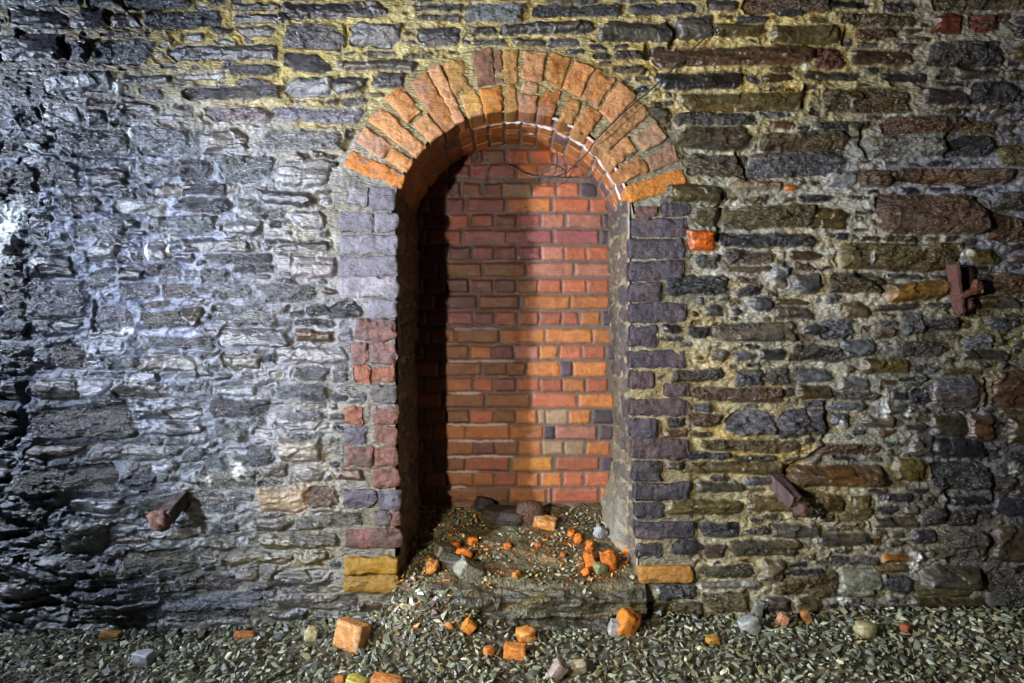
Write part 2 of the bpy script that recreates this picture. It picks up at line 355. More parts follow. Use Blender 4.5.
prot = np.zeros(len(stones), np.float32); scol = np.zeros((len(stones), 3), np.float32); stx = np.zeros((len(stones), 3), np.float32)
for i, s in enumerate(stones):
    x0, y0, x1, y1, c, dy = s
    w, h = x1 - x0, y1 - y0
    cx, cy = (x0 + x1) / 2, (y0 + y1) / 2
    q = lambda a: rng.uniform(0, a)
    cut = min(h * .6, w * .3)
    tl, tr, br, bl = (cut * rng.random() ** 2.2 for _ in range(4))
    lx = [x0 - 1.2 + q(.02 * w), x1 + 1.2 - q(.02 * w)]
    m = 14
    c0, c1 = np.searchsorted(gx, [x0 - m, x1 + m]); r0, r1 = np.searchsorted(gy, [y0 - m - abs(dy), y1 + m + abs(dy)])
    sx, sy = QX[r0:r1, c0:c1], QY[r0:r1, c0:c1]
    d = np.full(sx.shape, 1e9, np.float32)
    vy = sy - dy * (sx - cx) / w
    ex_ = 1.1 if cx < 400 and y0 > 130 else .1
    lx = [x0 - ex_, x1 + ex_]
    sl = [rng.uniform(-.05, .05) * min(1, 30 / w) for _ in range(2)] + [rng.uniform(-.14, .14) for _ in range(2)]
    d = np.minimum(np.minimum(vy - (y0 - ex_) + sl[0] * (sx - cx), (y1 + ex_) - vy + sl[1] * (sx - cx)), np.minimum(sx - lx[0] + sl[2] * (vy - cy), lx[1] - sx + sl[3] * (vy - cy)))
    for cc_, ux, uy in ((tl, sx - lx[0], vy - y0 + ex_), (tr, lx[1] - sx, vy - y0 + ex_), (br, lx[1] - sx, y1 + ex_ - vy), (bl, sx - lx[0], y1 + ex_ - vy)):
        cc_ += 1.5
        d = np.minimum(d, (ux * .7 + uy - .7 * cc_) / 1.22)
    sub = dist[r0:r1, c0:c1]; sl_ = lab[r0:r1, c0:c1]
    b = d > sub
    sub[b] = d[b]; sl_[b] = i
    prot[i] = rng.uniform(.010, .030) * (0.8 if cx < 360 else 1.0) * (0.75 if min(w, h) < 9 else 1)
    if '+' in c: prot[i] += .016
    if '*' in c: prot[i] += .045
    base = np.array(PAL[c[0]])
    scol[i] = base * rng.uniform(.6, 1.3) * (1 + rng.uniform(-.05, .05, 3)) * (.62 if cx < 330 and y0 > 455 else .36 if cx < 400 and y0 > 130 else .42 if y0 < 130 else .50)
    stx[i] = (rng.uniform(-.0003, .0003), rng.uniform(-.0013, .0013), rng.uniform(0, 1))

labc = np.clip(lab, 0, None)
cover = left * (.3 + 3.2 * fbm(PX / 22 + PY / 60, PY / 9, 40, 3)) + lowleft * 1.2
deff = dist - cover
inside = sstep(-0.8, 1.6, deff)
prof = sstep(-1.0, 5.0, deff) * .75 + sstep(0, 14, deff) * .25
cxs = np.array([(s[0] + s[2]) / 2 for s in stones], np.float32)[labc]; cys = np.array([(s[1] + s[3]) / 2 for s in stones], np.float32)[labc]
off = labc.astype(np.float32) * 13.7
fac = facets(QX / 21 + off, QY / 8.5 + off * .37, 50, 1.0)
fac2 = facets(PX / 8 + off, PY / 4.2, 60, 1.0)
strw = PY + 4 * fbm(PX / 40, PY / 14, 70, 3) + off
lam = (strw / 6.5) % 1.0
rough = ridged(PX / 11, PY / 6, 80, 3)


def terr(n, k, soft=.3):
    t = n * k; f = np.floor(t)
    return (f + sstep(0, soft, t - f)) / k


ter = terr(fbm(QX / 34 + off, QY / 8 + off * .7 + QX / 90, 85, 3), 5) 
smoothness = stx[labc, 2]                                    # dressed / water-worn stones against riven ones
sm = np.where(smoothness > .52, .32, 1.0).astype(np.float32)
hs = prot[labc] * prof + inside * (stx[labc, 0] * (PX - cxs) + stx[labc, 1] * (PY - cys)
     + sm * (.0078 * fac + .0030 * fac2 + .0040 * (lam - .5) * (smoothness < .5) + .0075 * (rough - .4) + .014 * ter) + (1 - sm) * .011 * facets(QX / 33 + off, QY / 13 + off * .6, 55, 1.2) + .0020 * sm * fbm(PX / 4, PY / 3, 88, 2))
mn = fbm(PX / 18, PY / 11, 100, 4)
mlow = fbm(PX / 60, PY / 40, 110, 2)
crease = ridged(PX / 34 + PY / 60, PY / 15 + PX / 110, 120, 2)
tem = terr(fbm(PX / 36 + PY / 70, PY / 10, 95, 4), 5)
hm = (.000 + (.004 + .014 * left) * tem + .0065 * mn + .0045 * fbm(PX / 4.5, PY / 4, 130, 2) * (1 - .35 * left)
      + left * (.006 + .015 * (crease - .45) + .006 * mlow) + .012 * lowleft * fbm(PX / 16, PY / 10, 140, 4)
      + .007 * sstep(150, 90, PY) + .004 * sstep(640, 700, PX) * (.5 + mn))
H = np.where(deff > -1.5, np.maximum(hs, hm * (1 - inside) + hs * inside) * inside + hm * (1 - inside), hm)
# a dark open arris under and beside many stones where pointing has washed out
gap = np.exp(-((deff + 2.0) / 1.5) ** 2) * sstep(.05, .45, fbm(PX / 30, PY / 20, 150, 3)) * (1 - .5 * left)
H -= .016 * gap
vd = np.full(PX.shape, 99.0, np.float32)
for v in VOIDS:
    wv = v[-1]
    for (ax, ay), (bx, by) in zip(v[:-2], v[1:-1]):
        m = 16
        c0, c1 = np.searchsorted(gx, [min(ax, bx) - m, max(ax, bx) + m]); r0, r1 = np.searchsorted(gy, [min(ay, by) - m, max(ay, by) + m])
        sx, sy = PX[r0:r1, c0:c1] + wx[r0:r1, c0:c1] * .6, PY[r0:r1, c0:c1] + wy[r0:r1, c0:c1] * .6
        t = np.clip(((sx - ax) * (bx - ax) + (sy - ay) * (by - ay)) / ((bx - ax) ** 2 + (by - ay) ** 2), 0, 1)
        dd = np.hypot(sx - ax - t * (bx - ax), sy - ay - t * (by - ay)) - wv * .5
        vd[r0:r1, c0:c1] = np.minimum(vd[r0:r1, c0:c1], dd)
void = sstep(1.2, -1.5, vd)
H -= .028 * void * (1 - .4 * left)
H += .010 * fbm(PX / 150, PY / 110, 160, 2) + (left * .6 + lowleft * .4) * .036 * fbm(PX / 60, PY / 30, 170, 3) + darkright * .012 * fbm(PX / 40, PY / 20, 175, 3)
# keep the face flat behind the brickwork so the bricks stand proud of it
arch_d = np.hypot(PX - AC[0], PY - AC[1])
inarch = sstep(190, 180, arch_d) * sstep(222, 210, PY)
injam = np.maximum(sstep(334, 342, PX) * sstep(410, 402, PX), sstep(620, 626, PX) * sstep(694, 688, PX)) * sstep(176, 186, PY) * sstep(604, 590, PY)
brickzone = np.maximum(inarch, injam)
bm_ = brickzone * (lab < 0) + brickzone * (lab >= 0) * (inside < .5)
H = H * (1 - bm_) + bm_ * (.008 + .005 * mn + .002 * fbm(PX / 4, PY / 4, 131, 2))

# colour
mc = np.zeros(PX.shape + (3,), np.float32); wsum = np.zeros(PX.shape, np.float32) + 1e-9
mwx, mwy = PX + 40 * fbm(PX / 45, PY / 30, 180, 3), PY + 30 * fbm(PX / 45, PY / 30, 190, 3)
for (x, y, r, g, b) in MORT:
    w = np.exp(-((mwx - x) ** 2 / 55 ** 2 + (mwy - y) ** 2 / 40 ** 2) * .5) + 1e-7
    mc += w[..., None] * np.array((r, g, b), np.float32); wsum += w
mc /= wsum[..., None]
blot = fbm(PX / 24, PY / 12, 200, 4)
mc *= .86 * (1 - left[..., None] * np.array((.68, .63, .53), np.float32)) * (1 - .35 * brickzone[..., None]) * np.clip(.88 + .55 * blot + .30 * fbm(PX / 5, PY / 5, 210, 2), .15, 2)[..., None]
ochre = sstep(.15, .5, fbm(PX / 50, PY / 18, 220, 3)) * (1 - .8 * left) * .5
mc = mix(mc, mc * np.array((1.15, .92, .45), np.float32), ochre)
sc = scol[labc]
streak = fbm(PX / 22 + off, strw / 3.2, 230, 3)
sc = sc * np.clip(1 + .6 * streak + .45 * fac2, .2, 2.2)[..., None]
st = sstep(.12, .55, fbm(PX / 40 + off, PY / 16, 240, 3)) * .5
topright = sstep(640, 700, PX)
sc = mix(sc, sc * np.array((1.5, 1.05, .45), np.float32) + np.array((.012, .006, 0), np.float32), st * (.25 + .75 * topright))
sc = mix(sc, sc * np.array((.62, .72, .72), np.float32), sstep(.1, .5, fbm(PX / 30, PY / 12 + off, 250, 3)) * .6)
film = sstep(.18, .5, fbm(PX / 17, PY / 7, 260, 4)) * .3 * np.maximum(left * .8, .3)   # thin skin of pointing left on the faces
sc = mix(sc, mc * .85, film)
bright_o = np.array(['O' in s[4] for s in stones])[labc] & (inside > .5)
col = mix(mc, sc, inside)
lm = np.zeros(PX.shape, np.float32)
for (x, y, sx, sy, a) in LIME:
    lm = np.maximum(lm, a * np.exp(-(((PX - x) / sx) ** 2 + ((PY - y) / sy) ** 2)))
lm = sstep(.28, .62, lm + .28 * fbm(PX / 3.6, PY / 9, 270, 4) * (lm > .05)) * .9
col = mix(col, np.broadcast_to(np.array((.66, .70, .66), np.float32), col.shape), lm)
H += .004 * lm * (1 + fbm(PX / 2.6, PY / 10, 275, 2))
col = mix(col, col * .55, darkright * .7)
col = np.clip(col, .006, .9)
wet = .27 + .16 * fbm(PX / 50, PY / 40, 280, 3) + .14 * (1 - inside)
wet = wet - .08 * left * (1 - inside) - .06 * lowleft
wet = wet + .14 * (smoothness > .52) * inside + .22 * left * (1 - inside) + .05 * left
al = np.clip(wet, .14, .8)
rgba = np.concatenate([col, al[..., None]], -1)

HOLE_L = lambda py: 404 + 0 * py
X3 = (PX - 512) * S; Z3 = CAMZ - (PY - 341.5) * S
V = np.stack([X3, -H, Z3], -1).reshape(-1, 3)
pxc = (PX[:-1, :-1] + PX[1:, 1:]) / 2; pyc = (PY[:-1, :-1] + PY[1:, 1:]) / 2
hole = ((np.hypot(pxc - AC[0], pyc - AC[1]) < 123) & (pyc < 215)) | ((pxc > 396) & (pxc < 631 + np.clip(pyc - 440, 0, 200) * .06) & (pyc >= 200) & (pyc < 700))
F = grid_faces(len(gy), len(gx), ~hole)
smooth_s = (smoothness > .52).astype(np.float32)
rgh = inside * (1.15 - .9 * smooth_s) + (1 - inside) * (.85 - .5 * left + .35 * fbm(PX / 40, PY / 25, 290, 3))
rgh = np.clip(rgh, .12, 1.2)
V, cc, F = compact(V, np.concatenate([rgba, rgh[..., None]], -1).reshape(-1, 5), F)
rgh, cc = cc[:, 4], cc[:, :4]
wall = obj('wall_back', mesh_from('wall_back', V, F, None, cc), M_wall); wall['kind'] = 'structure'
at_ = wall.data.attributes.new('Rgh', 'FLOAT', 'POINT'); at_.data.foreach_set('value', rgh.astype(np.float32))


# ------------------------------------------------------------------ single rough bricks
def rough_brick(acc, quad, yf, yb, base, seed, rnd=3.0, amp=.0030, chip=.5, rough=.62, warp=1.1, stain=None, step=1.3):
    """quad: TL, TR, BR, BL in photo pixels; front at yf (towards the camera is negative), back at yb"""
    (tlx, tly), (trx, try_), (brx, bry), (blx, bly) = quad
    w = max(math.hypot(trx - tlx, try_ - tly), math.hypot(brx - blx, bry - bly)); h = max(math.hypot(blx - tlx, bly - tly), math.hypot(brx - trx, bry - try_))
    nu, nv = max(6, int(w / step)), max(6, int(h / step))
    u, v = np.meshgrid(np.linspace(0, 1, nu + 1), np.linspace(0, 1, nv + 1))
    x = (1 - v) * ((1 - u) * tlx + u * trx) + v * ((1 - u) * blx + u * brx)
    y = (1 - v) * ((1 - u) * tly + u * try_) + v * ((1 - u) * bly + u * bry)
    x = x.astype(np.float32); y = y.astype(np.float32)
    e = np.minimum(np.minimum(u, 1 - u) * w, np.minimum(v, 1 - v) * h)
    # round corners in plan
    cxp, cyp = x.mean(), y.mean()
    cu = np.maximum(np.abs(u - .5) * w - (w / 2 - rnd), 0); cv = np.maximum(np.abs(v - .5) * h - (h / 2 - rnd), 0)
    r = np.hypot(cu, cv); k = np.where(r > rnd, rnd / np.maximum(r, 1e-6), 1.0)
    pull = (1 - k) * r
    dx, dy = cxp - x, cyp - y; L = np.hypot(dx, dy) + 1e-6
    x = x + dx / L * pull; y = y + dy / L * pull
    edge = sstep(6, 0, e)
    sx, sy = x + seed * 31.7, y + seed * 17.3
    x = x + warp * edge * fbm(sx / 9, sy / 9, 7, 2); y = y + warp * edge * fbm(sx / 9, sy / 9, 8, 2)
    ht = -(.0045) * np.clip(1 - e / rnd, 0, 1) ** 2
    ht = ht + amp * 1.6 * fbm(sx / 14, sy / 10, 21, 3) + amp * (ridged(sx / 5, sy / 5, 23, 2) - .4)
    ch = sstep(.12, .5, fbm(sx / 8, sy / 8, 25, 2)) * sstep(7, 0, e) * chip
    ht = ht - .007 * ch
    kx = S; n = (nu + 1) * (nv + 1)
    Vf = np.stack([(x - 512) * S, yf - ht, CAMZ - (y - 341.5) * S], -1).reshape(-1, 3)
    c = np.array(base, np.float32)[None, None, :] * (1 + .22 * fbm(sx / 10, sy / 8, 27, 3) + .22 * fbm(sx / 3, sy / 3, 29, 2))[..., None]
    if stain is not None:
        c = mix(c, np.broadcast_to(np.array(stain, np.float32), c.shape), (sstep(.05, .5, fbm(sx / 12, sy / 10, 33, 3)) * .7).astype(np.float32))
    c = mix(c, c * .6 + .02, ch.astype(np.float32) * .4)
    a = np.clip(rough + .12 * fbm(sx / 9, sy / 9, 31, 2), .15, .95)
    cf = np.concatenate([np.clip(c, .005, .95), a[..., None]], -1).reshape(-1, 4)
    idx = np.arange(n).reshape(nv + 1, nu + 1)
    ring = np.concatenate([idx[0, :-1], idx[:-1, -1], idx[-1, :0:-1], idx[:0:-1, 0]])
    Vs, cs, Fs = [Vf], [cf], [grid_faces(nv + 1, nu + 1)]
    prev = ring; base_n = n
    ys = [yf + (yb - yf) * t for t in (.08, .3, .65, 1.0)]
    for yy in ys:
        Vr = Vf[ring].copy()
        Vr[:, 1] = yy
        Vr[:, 0] += (.0018 * fbm(Vr[:, 2] * 60 + seed, np.full(len(ring), yy * 60), 41, 2)); Vr[:, 2] += (.0018 * fbm(Vr[:, 0] * 60 + seed, np.full(len(ring), yy * 60), 43, 2))
        Vs.append(Vr); cs.append(cf[ring])
        cur = np.arange(base_n, base_n + len(ring)); base_n += len(ring)
        Fs.append(np.stack([prev, np.roll(prev, -1), np.roll(cur, -1), cur], -1))
        prev = cur
    acc.add(np.concatenate(Vs), np.concatenate(cs), np.concatenate(Fs))


def box_quad(x0, y0, x1, y1, j=1.0):
    r = lambda: rng.uniform(-j, j)
    return ((x0 + r(), y0 + r()), (x1 + r(), y0 + r()), (x1 + r(), y1 + r()), (x0 + r(), y1 + r()))


# ------------------------------------------------------------------ the arch
arch = empty('brick_arch', W(513, 140), 'round arch of two rings of orange bricks over the recess', 'arch')
acc = Acc()
for i, (a, f0, f1, th, c) in enumerate(VOUS):
    r0 = RI + f0 * (RO - RI) + (0.6 if f0 > 0 else 0); r1 = RI + f1 * (RO - RI) + rng.uniform(-2, 2) * (f1 == 1)
    a = math.radians(a + rng.uniform(-.4, .4))
    d = np.array((math.sin(a), -math.cos(a))); t = np.array((math.cos(a), math.sin(a)))
    c0 = np.array(AC) + d * r0; c1 = np.array(AC) + d * r1
    w0 = th * (1.0 + .16 * f0) / 2; w1 = th * (1.02 + .2 * f1) / 2
    quad = (tuple(c1 - t * w1), tuple(c1 + t * w1), tuple(c0 + t * w0), tuple(c0 - t * w0))
    base = np.array(VPAL[c]) * np.array((.68, .70, .60)) * rng.uniform(.8, 1.15) * (1 + rng.uniform(-.06, .06, 3))
    rough_brick(acc, quad, -.013 - rng.uniform(0, .006), .105, base, i + 1, rnd=2.6, chip=.9, warp=1.7, amp=.004, rough=.6,
                stain=(.2, .12, .09) if i % 3 == 0 else (.40, .21, .07))
acc.build('arch_ring', M_brick, arch)


def soffit():
    na, nd = 330, 130
    ang = np.linspace(math.radians(-80), math.radians(83), na); dep = np.linspace(.0, DEPTH + .03, nd)
    A, Y = np.meshgrid(ang, dep)
    A = A.astype(np.float32); Y = Y.astype(np.float32)
    arcpx = A * RI; ypx = Y / S
    course = 17.6
    cw = arcpx + 1.4 * fbm(arcpx / 20, ypx / 14, 301, 3) + 8.8
    ci = np.floor(cw / course); cf = (cw / course - ci)
    yl = 30.0
    yy = ypx + 1.2 * fbm(arcpx / 9, ypx / 12, 303, 2) + (ci % 2) * yl / 2
    yi = np.floor(yy / yl); yf = yy / yl - yi
    e = np.minimum(np.minimum(cf, 1 - cf) * course, np.minimum(yf, 1 - yf) * yl)
    ins = sstep(.6, 2.2, e)
    rnd = h2(ci + 100, yi + 50, 5)
    h = .006 * sstep(.3, 3, e) + .004 * (rnd - .5) + .002 * fbm(arcpx / 6, ypx / 6, 305, 3) - .004
    h = h * sstep(.07, .10, Y) - .006 * sstep(.10, .07, Y)
    base = np.array((.36, .13, .035), np.float32) * (.6 + .7 * rnd)[..., None]
    base = mix(base, np.broadcast_to(np.array((.14, .08, .08), np.float32), base.shape), (h2(ci + 7, yi + 3, 9) > .9).astype(np.float32))
    base = base * (1 + .3 * fbm(arcpx / 7, ypx / 7, 307, 3))[..., None]
    mort = np.broadcast_to(np.array((.22, .19, .15), np.float32), base.shape)
    c = mix(mort, base, ins)
    line = np.exp(-((Y - .125 - .012 * fbm(arcpx / 30, ypx * 0, 309, 2)) / .011) ** 2) + .9 * np.exp(-((Y - .012) / .014) ** 2) + .6 * np.exp(-((Y - .25 - .02 * fbm(arcpx / 25, ypx * 0, 311, 2)) / .008) ** 2)
    lime = sstep(.25, .6, line * (.75 + .7 * fbm(arcpx / 9, ypx / 5, 313, 3))) * sstep(-.5, -.1, A)
    c = mix(c, np.broadcast_to(np.array((.62, .60, .60), np.float32), c.shape), lime * .85)
    h = h + .006 * lime
    grey = sstep(1.22, 1.4, A)
    c = mix(c, np.broadcast_to(np.array((.25, .22, .16), np.float32), c.shape), grey * .7)
    r = (RI - h / S + .8) * S
    V = np.stack([(AC[0] - 512) * S + np.sin(A) * r, Y, CAMZ - (AC[1] - 341.5) * S + np.cos(A) * r], -1).reshape(-1, 3)
    al = np.clip(.34 + .1 * fbm(arcpx / 12, ypx / 12, 315, 2), .15, .8)
    cc = np.concatenate([np.clip(c, .01, .9), al[..., None]], -1).reshape(-1, 4)
    return obj('soffit', mesh_from('soffit', V, grid_faces(nd, na), None, cc), M_niche, arch)


soffit()

# ------------------------------------------------------------------ jambs
def edge_l(py): return 399 + np.clip(py - 200, 0, 400) * .008
def edge_r(py): return 627 + np.clip(py - 300, 0, 400) * .032


def jamb(side, bricks, label):
    root = empty('brick_jamb', W(370 if side < 0 else 660, 590), label, 'jamb', 'brick jambs of the recess')
    acc = Acc()
    for i, e in enumerate(bricks):
        x0, y0, x1, y1 = map(float, e[:4])
        base = np.array(BPAL[e[4]]) * rng.uniform(.75, 1.1) * (.44 if side < 0 else .4)
        inner = (x1 > 394) if side < 0 else (x0 < 640)
        chip = 1.0 if (side < 0 and y0 > 310) else .55
        rough_brick(acc, box_quad(x0, y0, x1, y1, .8), -.016 - rng.uniform(-.003, .007), (.11 if side < 0 else .03) if inner else .03, base, 60 + i + (50 if side > 0 else 0), rnd=rng.uniform(2.2, 4.5), chip=chip,
                    amp=.0055 if side < 0 and y0 > 310 else .0036, rough=.40, warp=1.9 if side > 0 else 2.4, stain=(.17, .07, .05) if e[4] in 'mReq' else ((.11, .08, .085) if side > 0 else (.10, .10, .12)))
    acc.build('brickwork', M_brick, root)
    acc = Acc()
    if side < 0:
        rough_brick(acc, box_quad(345, 555, 398, 572, .5), -.034, .1, np.array(BPAL['Y']) * .62, 201, rnd=3, chip=1., warp=2.2, amp=.004, rough=.26, stain=(.30, .15, .004))
        rough_brick(acc, box_quad(345, 573, 400, 590, .5), -.036, .1, np.array(BPAL['Y']) * .5, 203, rnd=5, chip=1., warp=2.2, amp=.004, rough=.26, stain=(.16, .08, .01))
        b = acc.build('base_course', M_brick, root); b['label'] = 'two glossy amber-yellow bricks at the foot of the jamb'
    else:
        rough_brick(acc, box_quad(638, 564, 692, 581, .6), -.030, .1, (.36, .17, .03), 205, rnd=5, chip=.4, rough=.5, stain=(.10, .07, .03))
        b = acc.build('base_course', M_brick, root); b['label'] = 'amber and dark brown brick at the foot of the jamb'
    # reveal: rough side face running back into the recess
    ny, nz = 130, 380
    Y, PYr = np.meshgrid(np.linspace(.0, DEPTH + .03, ny), np.linspace(178, 625, nz))
    Y = Y.astype(np.float32); PYr = PYr.astype(np.float32)
    ypx = Y / S
    ex = edge_l(PYr) if side < 0 else edge_r(PYr)
    q = ypx + 3 * fbm(ypx / 12, PYr / 20, 400, 3); p = PYr + 5 * fbm(ypx / 18, PYr / 26, 403, 3)
    st = facets(q / 26, p / 15, 410 + side, 1.0)
    rg = ridged(q / 9, p / 14, 420, 3)
    h = .008 * st + .008 * (rg - .4) + .01 * fbm(q / 50, p / 60, 425, 2)
    h = h * sstep(.0, .08, Y) - .006 * sstep(.10, .06, Y)
    fil = np.zeros_like(h)
    if side > 0:    # mortar haunch swelling out at the foot of the right side
        fil = sstep(430, 590, PYr) * sstep(.06, .2, Y)
        h = h * (1 - .6 * fil) + .10 * fil ** 1.6 * (.6 + .5 * sstep(.1, .4, Y))
    else:
        fl = sstep(470, 600, PYr)
        h = h + .04 * fl * fbm(q / 30, p / 30, 428, 2)
    # rough coursed rubble: stones about a hand high with cream pointing between
    p2 = p + 9 * fbm(q / 40, p / 34, 429, 3)
    row = np.floor(p2 / 19); rf = p2 / 19 - row
    colx = q / 42 + (row % 2) * .5 + h2(row, row * 0 + 3, 7); ci = np.floor(colx); cf = colx - ci
    e = np.minimum(np.minimum(rf, 1 - rf) * 19, np.minimum(cf, 1 - cf) * 42) + 5.5 * fbm(q / 12, p / 10, 431, 3)
    ins = sstep(.3, 2.8, e)
    h = h + .010 * sstep(0, 5, e) * sstep(.0, .05, Y) * (1 - fil)
    tone = h2(ci + 40, row + 20, 3)
    sc2 = mix(np.broadcast_to(np.array((.050, .042, .046), np.float32), h.shape + (3,)), np.broadcast_to(np.array((.16, .12, .07), np.float32), h.shape + (3,)), tone)
    sc2 = sc2 * (1 + .4 * fbm(q / 7, p / 5, 433, 3))[..., None]
    c = mix(np.broadcast_to(np.array((.24, .215, .12), np.float32), h.shape + (3,)) * (1 + .4 * fbm(q / 8, p / 10, 435, 3))[..., None], sc2, ins)
    if side > 0:
        c = mix(c, np.broadcast_to(np.array((.26, .26, .20), np.float32), c.shape), (fil * .8).astype(np.float32))
        c = mix(c, np.broadcast_to(np.array((.50, .46, .38), np.float32), c.shape), sstep(.03, .005, Y) * .7)
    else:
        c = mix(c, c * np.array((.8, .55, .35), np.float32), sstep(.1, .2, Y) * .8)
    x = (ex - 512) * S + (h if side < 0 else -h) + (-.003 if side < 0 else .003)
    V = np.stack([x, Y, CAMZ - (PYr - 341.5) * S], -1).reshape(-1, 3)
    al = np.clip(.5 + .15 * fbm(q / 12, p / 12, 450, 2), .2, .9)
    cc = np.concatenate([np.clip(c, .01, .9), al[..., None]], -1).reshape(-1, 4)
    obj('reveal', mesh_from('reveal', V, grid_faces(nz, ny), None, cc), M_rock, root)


jamb(-1, jl, 'left brick jamb, lilac-grey above and crumbling dark red below')
jamb(1, jr, 'right brick jamb of dark purple bricks toothed into the stone')

# ------------------------------------------------------------------ brick wall at the back of the recess
ROWS = [(156.6, '150-180 190-215 218-290 303-370 380-450 460-520'), (171, '40-95 100-168 175-325 335-400 405-500 505-560'), (189.7, '0-60 62-95 100-135 145-208 218-280 285-380 385-462 470-540 548-600'), (205, '-60-30 35-85 90-150 160-287 295-445 455-575 582-640'),
        (221, '-60-10 15-92 100-165 175-250 262-330 335-410 418-492 503-620 625-660'), (237, '-60-20 28-142 150-295 300-450 460-610 618-660'), (253.3, '-60-15 20-90 100-172 185-250 257-327 335-410 415-490 495-567 573-645'),
        (270, '-60-60 65-210 217-360 368-522 530-660'), (286, '-60-10 15-85 92-165 172-247 255-325 330-402 405-480 487-565 570-645'), (302.2, '-60-50 55-195 203-338 358-510 517-660'), (318.5, '-60-20 25-90 95-180 185-250 258-330 338-405 410-480 485-540 550-615 622-660'),
        (336, '-60-30 36-118 125-270 275-425 430-585 590-660'), (352.3, '-60-10 14-86 92-165 172-245 250-318 325-405 410-470 480-552 558-632 640-670'), (368.8, '-60-60 66-208 215-297 300-360 367-475 479-520 525-638'),
        (385, '-60-10 14-86 92-180 187-248 255-325 332-408 413-485 490-562 570-640'), (400.4, '-60-70 76-220 228-375 385-537 545-660'), (416.5, '-60-10 14-86 92-170 175-250 255-325 330-398 405-427 430-505 510-580 590-660'),
        (432.5, '-60-40 46-155 160-305 310-420 423-460 465-602 612-660'), (448, '-60-10 14-86 92-182 187-255 258-335 340-412 418-488 495-562 570-650'), (464, '-60-40 46-155 160-305 318-450 465-612 622-660'),
        (479.4, '-60-10 14-86 92-182 188-252 258-330 335-405 415-480 490-557 565-645'), (495.2, '-60-50 56-200 206-305 310-430 437-448 455-607 618-660'), (511.5, '-60-60 66-180 188-320 328-450 458-600 608-660')]
NC = dict(red=(.42, .12, .052), org=(.47, .165, .040), brn=(.25, .095, .030), pur=(.20, .060, .050), pnk=(.46, .18, .115), yel=(.52, .22, .03), drk=(.075, .05, .06), tan=(.34, .22, .12), mag=(.30, .085, .080))


